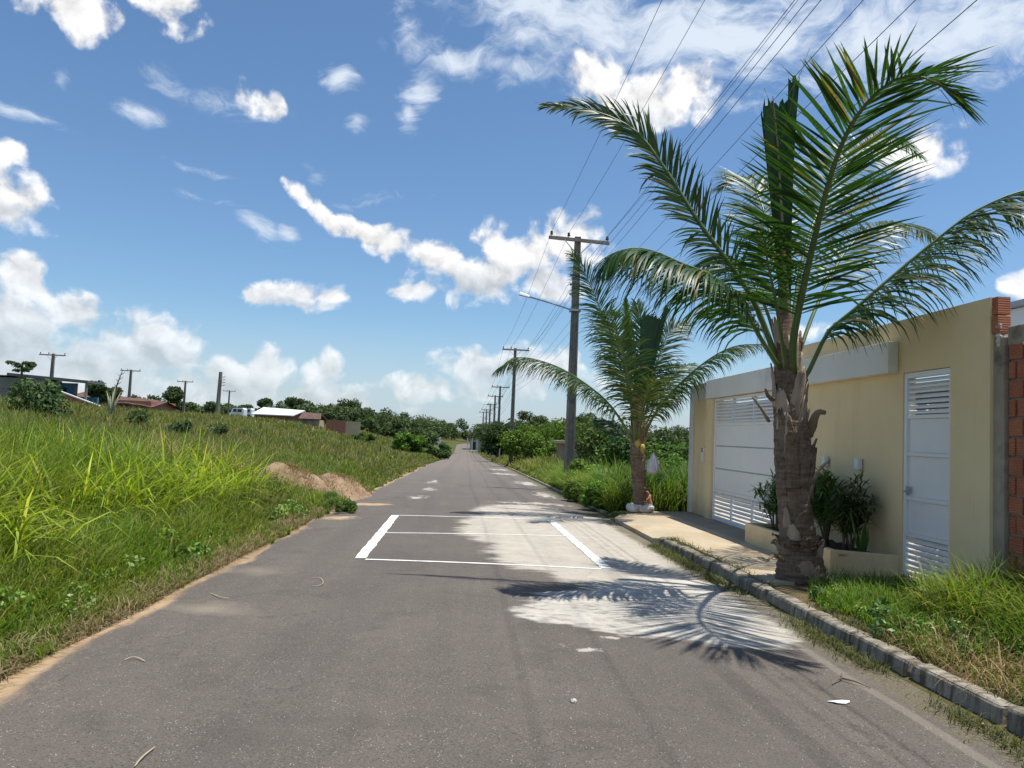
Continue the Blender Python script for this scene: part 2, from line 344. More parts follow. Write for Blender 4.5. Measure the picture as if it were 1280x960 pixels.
def trunkmat():
    m, q, p, o = new_mat('palm_trunk')
    co = q.new('ShaderNodeTexCoord').outputs['Object']; x, y, z = q.sep(co)[:3]
    f = q.noise(q.mapping(co, scale=(1, 1, .25)), 22, 7, .7); b = q.noise(co, 3.5, 6, .65); h = q.noise(q.mapping(co, scale=(.6, .6, 5)), 5, 6, .7)
    col = q.mix(q.mapr(h, .35, .62), (.13,.08,.052), (.29,.215,.16))
    col = q.mix(q.mapr(b, .45, .65, 0, .75), col, (.31,.235,.17)); col = q.mix(q.mapr(f, .5, .7, 0, .6), col, (.045,.028,.02))
    q.link(col, p.inputs['Base Color']); p.inputs['Roughness'].default_value = .95; p.inputs['Specular IOR Level'].default_value = .15
    bump(q, p, q.math('ADD', f, q.math('MULTIPLY', h, 1.5)), .03); return m
M_trunk = trunkmat()
M_sheath = simple('dry_sheath', (.26,.19,.13), (.46,.36,.27), .9, 5, 8, .008, 30, stretch=(1, 1, .25), c3=(.10,.065,.045))
M_petiole = simple('petiole_green', (.075,.12,.028), (.12,.16,.045), .45, 5, 6, stretch=(1, 1, .3))
M_petdry = simple('petiole_brown', (.17,.11,.065), (.26,.18,.11), .75, 6, 7, .003, 30, stretch=(1, 1, .25))
M_mound = simple('reddish_earth', (.19,.115,.065), (.34,.235,.145), .95, 3, 9, .06, 9, c3=(.20,.15,.07))
M_rubble = simple('rubble', (.42,.39,.33), (.6,.56,.5), .9, 8, 6, .01)
M_trees = leafmat('tree_leaf', .65, .25, .12)
M_roofw = simple('zinc_roof', (.62,.66,.70), (.72,.75,.78), .4, 1, 4)
M_roofr = simple('clay_tile_roof', (.075,.042,.032), (.14,.075,.055), .9, 2, 8, .02)
M_greywall = simple('grey_render', (.17,.155,.135), (.24,.22,.195), .9, .5, 8, c3=(.12,.11,.10))
M_beige = simple('beige_render', (.38,.30,.19), (.46,.37,.25), .9, .6, 8, c3=(.24,.18,.12))
M_blue = simple('blue_paint', (.06,.17,.27), (.09,.24,.36), .6, .8, 4)
M_glass = simple('dark_glass', (.02,.03,.035), (.03,.04,.05), .1, 2)

# ------------------------------------------------------------------ mesh helpers
def tag(o, label=None, cat=None, group=None, kind=None):
    if label: o['label'] = label
    if cat: o['category'] = cat
    if group: o['group'] = group
    if kind: o['kind'] = kind
    return o
def empty(name, loc, label=None, cat=None, group=None):
    o = bpy.data.objects.new(name, None); COL.objects.link(o); o.location = tuple(float(v) for v in loc); o.empty_display_size = .2
    return tag(o, label, cat, group)
def np_mesh(name, V, Fa, mats, fm=None, tint=None, parent=None, smooth=False):
    """V (n,3) world coordinates; Fa list of arrays (m,k) of equal-length faces"""
    V = np.asarray(V, np.float32)
    off = np.zeros(3, np.float32)
    if parent is not None:
        p = parent; 
        while p is not None: off += np.array(p.location, np.float32); p = p.parent
    me = bpy.data.meshes.new(name)
    loops = np.concatenate([f.reshape(-1) for f in Fa]).astype(np.int32)
    tot = np.concatenate([np.full(len(f), f.shape[1], np.int32) for f in Fa])
    st = np.concatenate([[0], np.cumsum(tot)[:-1]]).astype(np.int32)
    me.vertices.add(len(V)); me.vertices.foreach_set('co', (V-off).reshape(-1))
    me.loops.add(len(loops)); me.loops.foreach_set('vertex_index', loops)
    me.polygons.add(len(tot)); me.polygons.foreach_set('loop_start', st); me.polygons.foreach_set('loop_total', tot)
    if fm is not None: me.polygons.foreach_set('material_index', np.asarray(fm, np.int32))
    if smooth: me.polygons.foreach_set('use_smooth', np.ones(len(tot), bool))
    for m in (mats if isinstance(mats, (list, tuple)) else [mats]): me.materials.append(m)
    me.update(calc_edges=True)
    if tint is not None:
        at_ = me.color_attributes.new('tint', 'FLOAT_COLOR', 'POINT')
        c4 = np.ones((len(V), 4), np.float32); c4[:, :3] = tint; at_.data.foreach_set('color', c4.reshape(-1))
    o = bpy.data.objects.new(name, me); COL.objects.link(o)
    if parent is not None: o.parent = parent
    return o
class MB:
    def __init__(s): s.v = []; s.f = []; s.m = []; s.t = []
    def add(s, vs, fs, mi=0, tint=None):
        b = len(s.v); s.v += [tuple(map(float, v)) for v in vs]
        for f in fs: s.f.append(tuple(b+i for i in f)); s.m.append(mi)
        s.t += [tint or (.5, .5, .5)]*len(vs)
    def box(s, x0, x1, y0, y1, z0, z1, mi=0):
        s.add([(x0,y0,z0),(x1,y0,z0),(x1,y1,z0),(x0,y1,z0),(x0,y0,z1),(x1,y0,z1),(x1,y1,z1),(x0,y1,z1)],
              [(0,3,2,1),(4,5,6,7),(0,1,5,4),(1,2,6,5),(2,3,7,6),(3,0,4,7)], mi)
    def hexa(s, b4, t4, mi=0):
        s.add(list(b4)+list(t4), [(0,3,2,1),(4,5,6,7),(0,1,5,4),(1,2,6,5),(2,3,7,6),(3,0,4,7)], mi)
    def tube(s, pts, rad, n=8, mi=0, cap=True, squash=1.0, jit=0.0):
        pts = [np.array(p, float) for p in pts]
        if not hasattr(rad, '__len__'): rad = [rad]*len(pts)
        ref = None; vs = []; fs = []
        for i, p in enumerate(pts):
            t = pts[min(i+1, len(pts)-1)]-pts[max(i-1, 0)]; t /= (np.linalg.norm(t)+1e-9)
            if ref is None:
                ref = np.cross(t, [0, 0, 1.0]) if abs(t[2]) < .9 else np.cross(t, [0, 1.0, 0])
            a = ref-t*(ref@t); a /= np.linalg.norm(a)+1e-9; ref = a; b = np.cross(t, a)
            for k in range(n):
                an = 2*math.pi*k/n; rr = rad[i]*(1+jit*random.uniform(-1, 1))
                vs.append(p+a*math.cos(an)*rr+b*math.sin(an)*rr*squash)
            if i:
                for k in range(n): q = (i-1)*n; fs.append((q+k, q+(k+1) % n, q+n+(k+1) % n, q+n+k))
        if cap: fs.append(tuple(range(n-1, -1, -1))); fs.append(tuple(range((len(pts)-1)*n, len(pts)*n)))
        s.add(vs, fs, mi)
    def build(s, name, mats, parent=None, smooth=False, bevel=0.0, tint=False):
        off = np.zeros(3)
        p = parent
        while p is not None: off += np.array(p.location); p = p.parent
        me = bpy.data.meshes.new(name)
        me.from_pydata([(v[0]-off[0], v[1]-off[1], v[2]-off[2]) for v in s.v], [], s.f)
        for m in (mats if isinstance(mats, (list, tuple)) else [mats]): me.materials.append(m)
        me.polygons.foreach_set('material_index', s.m)
        if smooth: me.polygons.foreach_set('use_smooth', [True]*len(s.f))
        if tint:
            a_ = me.color_attributes.new('tint', 'FLOAT_COLOR', 'POINT'); a_.data.foreach_set('color', np.array([(*t, 1) for t in s.t], np.float32).reshape(-1))
        me.update()
        o = bpy.data.objects.new(name, me); COL.objects.link(o)
        if parent is not None: o.parent = parent
        if bevel:
            b = o.modifiers.new('bevel', 'BEVEL'); b.width = bevel; b.segments = 2; b.limit_method = 'ANGLE'
        return o
def copy_tree(o, parent=None):
    c_ = o.copy(); COL.objects.link(c_)
    if parent is not None: c_.parent = parent
    for ch in [k for k in bpy.data.objects if k.parent == o]: copy_tree(ch, c_)
    return c_
def sstep(a, b, x):
    t = np.clip((np.asarray(x, float)-a)/(b-a), 0, 1); return t*t*(3-2*t)
_ph = rng.uniform(0, 6.28, (40,)); 
def wob(x, y, s):                          # cheap smooth 2-D noise, about -1..1
    x = np.asarray(x, float)/s; y = np.asarray(y, float)/s; r = 0
    for i in range(6):
        a = _ph[i]; f = 1+.45*i
        r = r+np.sin(f*(x*math.cos(a)+y*math.sin(a))*2.1+_ph[i+6])*np.cos(f*(x*math.sin(a*1.7)-y*math.cos(a*1.3))*1.7+_ph[i+12])/(1+.35*i)
    return r/2.0
def rz(y): return np.interp(y, [-50,0,20,60,120,170,230,330,900], [.3,0,-.2,-.95,-2.4,-3.0,-1.6,-.8,-.5])
def gz(x, y):
    x = np.asarray(x, float); y = np.asarray(y, float)
    base = rz(y)
    dl = -2.95-x; dr = x-3.5
    left = base*(1-sstep(3, 22, dl)) + .065*np.clip(dl, 0, 40)*(1-.6*sstep(120, 230, y)) + .14*sstep(0, 2.0, dl)
    right = base*(1-.5*sstep(10, 60, dr))+.10*sstep(-.1, .12, dr)-.35*sstep(6, 20, dr)
    z = np.where(dl > 0, left, np.where(dr > -.2, right, base-.035))
    z = z+wob(x, y, 9)*.06*np.clip(np.maximum(dl, dr-8)/3, 0, 1)
    # far hills carry the wood
    z = z+sstep(210, 420, y)*3.0
    return z

# ================================================================== GROUND, ROAD
def grid(name, xs, ys, zf, mat):
    X, Y = np.meshgrid(xs, ys); Z = zf(X, Y)
    V = np.stack([X, Y, Z], -1).reshape(-1, 3); nx, ny = len(xs), len(ys)
    i = np.arange(nx-1)[None, :]+nx*np.arange(ny-1)[:, None]; i = i.reshape(-1)
    F = np.stack([i, i+1, i+1+nx, i+nx], -1)
    return np_mesh(name, V, [F], mat, smooth=True)
xs = np.unique(np.concatenate([-np.geomspace(12, 900, 40), np.arange(-12, -3, .35), np.linspace(-3, -2.4, 8), np.array([-1, 0, 1, 2, 3]), np.linspace(3.2, 3.7, 8), np.arange(3.8, 12, .35), np.geomspace(12, 900, 36)]))
ys = np.unique(np.concatenate([np.array([-60, -30, -15]), np.arange(-8, 40, .4), np.geomspace(40, 1400, 90)]))
tag(grid('ground', xs, ys, gz, M_ground), 'earth and turf under the grass on both sides of the road', 'ground', kind='structure')
XL, XR = -2.75, 3.30
def road_x(y):                                    # left edge wanders, road narrows far off
    l = XL+.06*np.sin(y*.7)+.05*np.sin(y*1.9+1)+.35*sstep(100, 160, y)
    r = XR-.3*sstep(120, 180, y)+0*y
    return l, r
ys2 = np.unique(np.concatenate([np.arange(-12, 60, .4), np.arange(60, 420, 2.5)]))
l_, r_ = road_x(ys2)
T = np.linspace(0, 1, 15)[None, :]
X = l_[:, None]*(1-T)+r_[:, None]*T; Y = np.repeat(ys2[:, None], 15, 1)
Z = rz(Y)+.035*(1-(2*T-1)**2)-.02
V = np.stack([X, Y, Z], -1).reshape(-1, 3)
i = (np.arange(14)[None, :]+15*np.arange(len(ys2)-1)[:, None]).reshape(-1)
tag(np_mesh('road', V, [np.stack([i, i+1, i+16, i+15], -1)], M_asphalt, smooth=True), 'worn grey asphalt road with a pale cement wash running straight to the horizon', 'road', kind='structure')
def road_z(x, y): t = (x-XL)/(XR-XL); return rz(y)+.035*(1-(2*t-1)**2)-.02

# painted court lines
mk = MB()
def strip(p0, p1, w0, w1):
    p0 = np.array(p0, float); p1 = np.array(p1, float); d = p1-p0; L = np.linalg.norm(d); d /= L; n_ = np.array([-d[1], d[0]])
    k = int(L/.12)+2; vs = []; fs = []
    for j in range(k):
        t = j/(k-1); p = p0+d*L*t; ww = (w0*(1-t)+w1*t)/2
        for sg in (-1, 1):
            q = p+n_*sg*(ww*(1+random.uniform(-.14, .14))); vs.append((q[0], q[1], road_z(q[0], q[1])+.005))
        if j: b = 2*(j-1); fs.append((b, b+2, b+3, b+1))
    mk.add(vs, fs)
strip((-1.30, 10.28), (-1.36, 16.05), .15, .15)
strip((1.93, 10.12), (1.86, 16.2), .15, .15)
strip((-1.22, 10.18), (1.85, 10.05), .065, .065)
strip((-1.24, 13.05), (1.82, 13.5), .06, .06)
strip((-1.28, 16.05), (1.79, 16.22), .07, .07)
tag(mk.build('road_marking', M_paint), 'hand-painted white rectangle with a crossing line on the road', 'road marking', kind='structure')

# ---- sidewalk slab in front of the house, sloping gently up to the wall
def side_z(x, y): return rz(y)+.13+.045*np.clip((x-3.5)/1.8, 0, 1)
sw = MB()
ysl = np.arange(8.75, 17.76, .3); xr_ = np.array([3.53, 3.9, 4.4, 4.9, 5.42])
vs = []
for y in ysl:
    for k, x in enumerate(xr_):
        xx = x
        if k == 0 and y > 12.9: xx = 3.53-.22*sstep(12.9, 13.2, y)+.35*sstep(16.6, 17.7, y)
        zz = float(side_z(xx, y))-(.07*float(sstep(12.8, 13.1, y)) if k == 0 else 0)
        vs.append((xx, y, zz))
nn = len(ysl); fs = []
for a in range(nn-1):
    for b in range(4): i = a*5+b; fs.append((i, i+1, i+6, i+5))
base = len(vs)
for y_i in range(nn): x, y, z = vs[y_i*5]; vs.append((x-.01, y, z-.2))
for a in range(nn-1): fs.append((a*5, (a+1)*5, base+a+1, base+a))
b2 = len(vs)
for k in range(5): x, y, z = vs[k]; vs.append((x, y-.01, z-.25))
for k in range(4): fs.append((k, b2+k, b2+k+1, k+1))
b3 = len(vs)
for k in range(5): x, y, z = vs[(nn-1)*5+k]; vs.append((x, y+.01, z-.25))
for k in range(4): q = (nn-1)*5+k; fs.append((q, q+1, b3+k+1, b3+k))
sw.add(vs, fs)
tag(sw.build('sidewalk', M_side), 'stained concrete sidewalk slab in front of the yellow house', 'sidewalk', kind='structure')
# kerb stones (one run)
kb = MB()
y = -2.0
while y < 13.0:
    L = random.uniform(.85, 1.02); y1 = min(y+L, 13.05)
    x0 = 3.34+random.uniform(-.014, .014); x1 = x0+.155; zt = .13+random.uniform(-.012, .01); tw = random.uniform(-.012, .012)
    g = .012
    b4 = [(x0-.015, y+g, rz(y)-.15), (x1, y+g, rz(y)-.15), (x1, y1-g, rz(y1)-.15), (x0-.015, y1-g, rz(y1)-.15)]
    t4 = [(x0+.012+tw, y+g, rz(y)+zt), (x1, y+g, rz(y)+zt+.004), (x1, y1-g, rz(y1)+zt+.004+tw), (x0+.012, y1-g, rz(y1)+zt+tw)]
    kb.hexa(b4, t4); y = y1
y = 18.3
while y < 130:
    L = 1.0 if y < 45 else 3.0; y1 = y+L; x0 = 3.34
    kb.hexa([(x0, y+.01, rz(y)-.1), (x0+.13, y+.01, rz(y)-.1), (x0+.13, y1-.01, rz(y1)-.1), (x0, y1-.01, rz(y1)-.1)], [(x0+.02, y+.01, rz(y)+.06), (x0+.13, y+.01, rz(y)+.06), (x0+.13, y1-.01, rz(y1)+.06), (x0+.02, y1-.01, rz(y1)+.06)]); y = y1
y = 4.6
while y < 150:
    L = .95 if y < 40 else 3.0; y1 = y+L
    if y > 6.6 and random.random() < .8: y = y1; continue
    x0 = -2.98-(.08 if y < 9 else 0)+random.uniform(-.03, .03)
    kb.hexa([(x0-.13, y+.01, rz(y)-.1), (x0, y+.01, rz(y)-.1), (x0, y1-.01, rz(y1)-.1), (x0-.13, y1-.01, rz(y1)-.1)], [(x0-.12, y+.01, rz(y)+.06), (x0-.02, y+.01, rz(y)+.05), (x0-.02, y1-.01, rz(y1)+.05), (x0-.12, y1-.01, rz(y1)+.06)]); y = y1
ko = kb.build('kerb', M_kerb, bevel=.028)
m_ = ko.modifiers.new('sub', 'SUBSURF'); m_.subdivision_type = 'SIMPLE'; m_.levels = 2; m_.render_levels = 2
tx = bpy.data.textures.new('chips', 'CLOUDS'); tx.noise_scale = .16; tx.noise_depth = 3
m_ = ko.modifiers.new('chip', 'DISPLACE'); m_.texture = tx; m_.strength = .055; m_.texture_coords = 'GLOBAL'; m_.mid_level = .55
tag(ko, 'weathered mossy concrete kerb stones along the road edges', 'kerb', kind='structure')

# ================================================================== HOUSE FACADE
H = empty('house', (5.3, 12.7, 0), 'single-storey yellow house front with white beam, white gate and white side door', 'house')
zb = -.4
wl = MB()
X0, X1 = 5.30, 5.46
wl.box(X0, X1, 7.50, 8.14, zb, 3.22)
wl.box(X0, X1, 9.06, 12.74, zb, 3.22)
wl.box(X0, X1, 8.14, 9.06, 2.56, 3.22)
wl.build('wall', M_plaster, H); wl = MB()
wl.box(X0, X1, 16.08, 17.62, zb, 2.56)
wl.box(5.20, X0, 16.06, 16.42, zb, 2.558)            # proud pilaster by the gate
wl.build('wall', M_plaster, H)
ww = MB()
ww.box(X0-.001, X1, 12.742, 17.62, 2.562, 2.95)
ww.box(X0-.03, X1, 17.622, 17.92, zb, 2.94)
ww.box(X1+.002, 13.5, 17.76, 17.915, zb, 2.6)
ww.build('white_pier', M_plaster_w, H, bevel=.008)
bm_ = MB(); bm_.box(5.165, 5.297, 9.16, 16.40, 2.565, 2.955); bm_.build('beam', M_plaster_w, H, bevel=.006)
sdw = MB(); sdw.box(X1+.002, 13.5, 7.52, 7.66, zb, 2.78); sdw.box(9.3, 9.45, 7.7, 17.7, zb, 2.6); sdw.build('side_wall', M_greywall, H)
shade_roof = MB(); shade_roof.box(6.6, 9.28, 7.68, 17.7, 2.5, 2.62); shade_roof.build('roof', M_galv, H)  # unseen slab added to darken the upper louvres, cut back to sunlight the floor
fl = MB(); fl.box(5.48, 9.28, 7.68, 17.7, -.1, .06); fl.build('floor', M_concrete, H)
# door with frame, louvres and panels
D = empty('side_door', (5.34, 8.6, .1)); D.parent = H; D.location = (0.04, 8.6-12.7, .1)
def hloc(o):  # world offset helper not needed
    return o
fr = MB()
fr.box(5.315, 5.375, 8.142, 8.185, .02, 2.555); fr.box(5.315, 5.375, 9.00, 9.058, .02, 2.555)
fr.box(5.316, 5.374, 8.187, 8.998, 2.49, 2.554)
for zc in (2.0, 1.555, 1.03, .60): fr.box(5.32, 5.372, 8.187, 8.998, zc, zc+.045)
fr.box(5.32, 5.372, 8.187, 8.998, .03, .07)
fr.build('frame', M_paint_w, D, bevel=.003)
pn = MB()
for a, b in ((.647, 1.028), (1.077, 1.553), (1.602, 1.998)): pn.box(5.345, 5.36, 8.187, 8.998, a, b)
pn.build('panel', M_paint_w, D)
def louvres(mb, x, y0, y1, z0, z1, n, tilt=.012, th=.012, dep=.03):
    for k in range(n):
        zc = z0+(z1-z0)*(k+.5)/n; hh = (z1-z0)/n*.19
        mb.hexa([(x, y0, zc-hh-tilt), (x+dep, y0, zc-hh+tilt), (x+dep, y1, zc-hh+tilt), (x, y1, zc-hh-tilt)],
                [(x, y0, zc+hh-tilt), (x+dep, y0, zc+hh+tilt), (x+dep, y1, zc+hh+tilt), (x, y1, zc+hh-tilt)])
lv = MB(); louvres(lv, 5.33, 8.187, 8.998, 2.05, 2.485, 7); lv.build('louvre', M_paint_w, D); lv = MB(); louvres(lv, 5.33, 8.187, 8.998, .075, .595, 8)
lv.build('louvre', M_paint_w, D)
hd = MB(); hd.tube([(5.31, 8.96, 1.13), (5.27, 8.96, 1.13), (5.27, 8.90, 1.13)], .011, 8); hd.box(5.300, 5.315, 8.93, 8.985, 1.09, 1.19); hd.build('handle', M_galv, D)
# gate
G = empty('gate', (0, 0, 0)); G.parent = H; G.location = (.03, 14.4-12.7, .1)
gf = MB(); ga, gb = 12.745, 16.055
gf.box(5.26, 5.33, ga, ga+.06, .0, 2.55); gf.box(5.26, 5.33, gb-.06, gb, .0, 2.55)
for a, b in ((.02, .11), (.60, .655), (1.975, 2.03), (2.50, 2.552)): gf.box(5.262, 5.328, ga+.061, gb-.061, a, b)
for yy in (13.85, 14.95): gf.box(5.263, 5.326, yy-.022, yy+.022, .111, .599); gf.box(5.263, 5.326, yy-.018, yy+.018, 2.031, 2.499)
gf.build('frame', M_paint_w, G, bevel=.003)
gp = MB()
for a, b in ((.657, 1.075), (1.10, 1.545), (1.57, 1.973)): gp.box(5.285, 5.30, ga+.061, gb-.061, a, b)
gp.build('panel', M_paint_w, G)
gr = MB()
for zc in (1.0755, 1.5455): gr.box(5.292, 5.31, ga+.061, gb-.061, zc, zc+.024)
gr.build('panel_groove', M_galv, G)
for (z0_, z1_, n_) in ((.12, .595, 6), (2.035, 2.495, 7)):
    for (a, b) in ((ga+.061, 13.827), (13.873, 14.927), (14.973, gb-.061)):
        gl = MB(); louvres(gl, 5.275, a, b, z0_, z1_, n_); gl.build('louvre', M_paint_w, G)
# intercom
it = MB(); it.box(5.262, 5.299, 16.80, 16.92, 1.18, 1.52); ito = it.build('intercom', M_lampwhite, bevel=.006)
tag(ito, 'small pale intercom box on the yellow wall left of the white gate', 'intercom')
s_ = MB(); s_.box(5.258, 5.2615, 16.82, 16.90, 1.40, 1.50); s_.build('camera_window', M_black, ito)
# two wall lamps
for k, (yy, txt) in enumerate(((10.98, 'white box lamp on the yellow wall, the one nearer the big palm trunk'), (10.03, 'white box lamp on the yellow wall, the one nearer the side door'))):
    lm = MB(); lm.box(5.225, 5.285, yy-.055, yy+.055, 1.34, 1.48); o = lm.build('wall_lamp', M_lampwhite, bevel=.006); tag(o, txt, 'wall lamp', 'box lamps on the yellow wall')
    b_ = MB(); b_.box(5.286, 5.299, yy-.04, yy+.04, 1.35, 1.48); b_.build('back_plate', M_galv, o)
# exposed brick end, concrete column, bond beam, neighbour's brick wall
br = empty('brick_wall', (5.45, 5.2, 0), 'unplastered hollow red brick wall with a grey concrete column beside the yellow house', 'wall')
core = MB(); core.box(5.40, 5.56, 1.0, 7.335, zb, 2.66); core.build('mortar', M_brickmortar, br)
bk = MB(); zc = -.3; row = 0
while zc < 2.6:
    yy = 7.335
    first = True
    while yy > 1.2:
        L = .215 if not (first and row % 2 == 0) else .11; first = False
        j = random.uniform(-.006, .006)
        bk.box(5.372+j, 5.398, yy-L+.012, yy-.012, zc+.012, zc+.178); yy -= L
    zc += .19; row += 1
# exposed brick at the top end of the yellow wall
bk.box(5.312, 5.45, 7.40, 7.497, 2.84, 3.02); bk.box(5.318, 5.455, 7.41, 7.497, 3.035, 3.215)
bk.build('brick', M_brick, br, bevel=.004)
cc = MB()
cc.box(5.335, 5.53, 7.345, 7.496, zb, 2.80)
cc.box(5.37, 5.56, 1.0, 7.343, 2.70, 2.90)
cc.build('column', M_concrete, br, bevel=.012)
rg = MB()
for k in range(26):
    yy = 7.4-.045*k if k > 7 else 7.42; zz = 2.68+random.uniform(-.02, .02) if k > 7 else 2.92-.03*k
    r_0 = random.uniform(.012, .03)
    rg.tube([(5.345, yy-r_0, zz), (5.335, yy, zz+r_0*.6), (5.345, yy+r_0, zz)], [r_0*.4, r_0, r_0*.4], 6, jit=.3)
rg.build('mortar_squeeze', simple('pale_mortar', (.52,.50,.45), (.68,.66,.6), .9, 20), br, smooth=True)
# pale gabled house behind
wh = empty('house', (9.2, 10.5, 0), 'white-walled house with a grey roof edge rising behind the brick wall', 'house')
b_ = MB(); b_.box(9.0, 15, 8.05, 12.6, -.4, 4.05); b_.build('wall', simple('far_white', (.70,.72,.73), (.76,.77,.78), .8, 1.5), wh)
b_ = MB(); b_.hexa([(8.85, 7.9, 4.06), (15.2, 7.9, 4.06), (15.2, 12.8, 4.06), (8.85, 12.8, 4.06)], [(8.85, 7.9, 4.14), (15.2, 7.9, 5.3), (15.2, 12.8, 5.3), (8.85, 12.8, 4.14)]); b_.build('roof', M_galv, wh)

# planter
P = empty('planter', (4.95, 10.8, .1), 'low yellow plastered planter box against the house wall behind the big palm', 'planter')
pl = MB(); zl, zt = -.2, .345
pl.hexa([(4.60, 12.28, zl), (4.60, 9.42, zl), (4.68, 9.47, zl), (4.68, 12.28, zl)], [(4.60, 12.28, zt), (4.60, 9.42, zt), (4.68, 9.47, zt), (4.68, 12.28, zt)])
pl.hexa([(4.602, 9.418, zl), (5.298, 9.10, zl), (5.298, 9.19, zl), (4.682, 9.468, zl)], [(4.602, 9.418, zt), (5.298, 9.10, zt), (5.298, 9.19, zt), (4.682, 9.468, zt)])
pl.box(4.602, 5.298, 12.282, 12.36, zl, zt)
pl.build('planter_wall', M_plaster, P, bevel=.006)
so_ = MB(); xs_ = np.linspace(4.68, 5.297, 6); yy_ = np.linspace(9.2, 12.28, 24); vs = []; fs = []
for a, y in enumerate(yy_):
    for b, x in enumerate(xs_): vs.append((x, max(y, 9.46-.44*(x-4.68)) if a == 0 else y, .28+random.uniform(-.015, .03)))
for a in range(23):
    for b in range(5): i = a*6+b; fs.append((i, i+1, i+7, i+6))
so_.add(vs, fs); so_.build('soil', M_soil, P, smooth=True)

# ================================================================== POLES, LAMPS, WIRES
def make_pole(x, y, ztop, w0, w1, label, lamp=True, arm=(1.1, 1.16), racks=True, group='power poles along the right side of the road', armdir=(1, 0), tilt=0.0):
    zb_ = float(gz(x, y))-.2
    r = empty('utility_pole', (x, y, zb_), label, 'utility pole', group)
    m = MB(); ax, ay = armdir
    def P_(u, v, z): return (x+u*ax-v*ay, y+u*ay+v*ax, z)     # local frame: u along the cross-arm
    n_ = 10
    for k in range(n_):
        z0 = zb_+(ztop-zb_)*k/n_; z1 = zb_+(ztop-zb_)*(k+1)/n_-.0001
        a = w0+(w1-w0)*k/n_; b = w0+(w1-w0)*(k+1)/n_
        for (u0, u1, v0, v1) in ((-.5, -.30, -.42, .42), (.30, .5, -.42, .42), (-.30, .30, -.30, .30)):
            m.hexa([P_(u0*a, v0*a, z0), P_(u1*a, v0*a, z0), P_(u1*a, v1*a, z0), P_(u0*a, v1*a, z0)], [P_(u0*b, v0*b, z1), P_(u1*b, v0*b, z1), P_(u1*b, v1*b, z1), P_(u0*b, v1*b, z1)])
    m.build('post', M_pole, r)
    za = ztop-.16; c = MB(); u0, u1 = -arm[0], arm[1]
    q = lambda u, v, z: P_(u, v, z+tilt*u)
    v0, v1 = -w1*.5-.10, -w1*.5-.002
    c.hexa([q(u0, v0, za-.06), q(u1, v0, za-.06), q(u1, v1, za-.06), q(u0, v1, za-.06)], [q(u0, v0, za+.06), q(u1, v0, za+.06), q(u1, v1, za+.06), q(u0, v1, za+.06)])
    c.build('cross_arm', M_wood, r)
    bc = MB()
    for sg in (-1, 1): bc.tube([q(sg*.5, v0, za-.06), P_(sg*.05, v0, za-.55)], .018, 6)
    bc.build('brace', M_galv, r)
    ins = []
    for u in (u0+.1, -.36 if u0 > -1.3 else -.5, u1-.08):
        i_ = MB(); p = q(u, (v0+v1)/2, za+.06)
        i_.tube([p, (p[0], p[1], p[2]+.06)], .012, 6); i_.tube([(p[0], p[1], p[2]+.05), (p[0], p[1], p[2]+.08), (p[0], p[1], p[2]+.10), (p[0], p[1], p[2]+.15), (p[0], p[1], p[2]+.19)], [.05, .065, .04, .055, .03], 10)
        i_.build('insulator', M_black, r, smooth=True); ins.append((p[0], p[1], p[2]+.18))
    if racks:
        rk = MB(); zz = ztop-1.9
        rk.box(x-w1*.5-.05, x-w1*.5-.01, y-.02, y+.02, zz-.35, zz+.55)
        for k in range(3): rk.tube([(x-w1*.5-.09, y, zz-.3+k*.36), (x-w1*.5-.09, y, zz-.22+k*.36)], .035, 8)
        rk.build('insulator_rack', M_galv, r)
    if lamp:
        l = MB(); zl_ = ztop-2.75
        l.tube([(x-.14, y, zl_), (x-.9, y-.02, zl_+.21), (x-1.75, y-.05, zl_+.40)], .028, 8)
        l.box(x-.2, x+.2, y-.19, y+.19, zl_-.06, zl_+.02)
        l.build('lamp_arm', M_galv, r)
        h = MB(); px_ = x-1.72
        h.add([(px_+.02, y-.12, zl_+.36), (px_+.02, y+.02, zl_+.36), (px_-.40, y+.05, zl_+.44), (px_-.40, y-.15, zl_+.44), (px_+.02, y-.09, zl_+.45), (px_+.02, y-.01, zl_+.45), (px_-.36, y+.01, zl_+.56), (px_-.36, y-.11, zl_+.56)],
              [(0, 3, 2, 1), (4, 5, 6, 7), (0, 1, 5, 4), (1, 2, 6, 5), (2, 3, 7, 6), (3, 0, 4, 7)])
        h.build('lamp_head', M_lampwhite, r, bevel=.02)
    return ins
PY = [28, 64, 96, 112, 134, 157, 185]
lbs = ['nearest tall grey concrete power pole with cross-arm and street lamp, behind the smaller palm', 'second power pole down the road, at the left frond tip of the smaller palm',
 'third power pole down the right side of the road, just left of the second pole', 'fourth power pole down the right side of the road', 'fifth power pole down the road, among the distant poles',
 'sixth power pole down the road, small and pale', 'farthest power pole at the end of the road']
INS = []
for k, (y, t) in enumerate(zip(PY, lbs)):
    zt_ = 9.05 if k == 0 else (8.86 if k == 1 else float(rz(y))+9.45)
    INS.append(make_pole(3.82 if k < 2 else 4.05, y, zt_, .37, .22, t, tilt=-.045 if k == 0 else 0, lamp=(k in (0, 2, 3, 4))))
wires = [[], [], []]; names = []
def catenary(a, b, sag, n=14):
    a = np.array(a); b = np.array(b); return [a+(b-a)*t+np.array([0, 0, -4*sag*t*(1-t)]) for t in np.linspace(0, 1, n)]
def wire(points, sag, rad, label):
    m = MB(); pts = []
    for a, b in zip(points[:-1], points[1:]):
        d = np.linalg.norm(np.array(b)-np.array(a)); c_ = catenary(a, b, sag*(d/34)**2); pts += c_ if not pts else c_[1:]
    m.tube(pts, [rad*(1+max(0, p[1]-20)/60) for p in pts], 5, cap=True)
    tag(m.build('power_line', M_wire, smooth=True), label, 'cable', 'overhead cables along the road')
WR = .0048
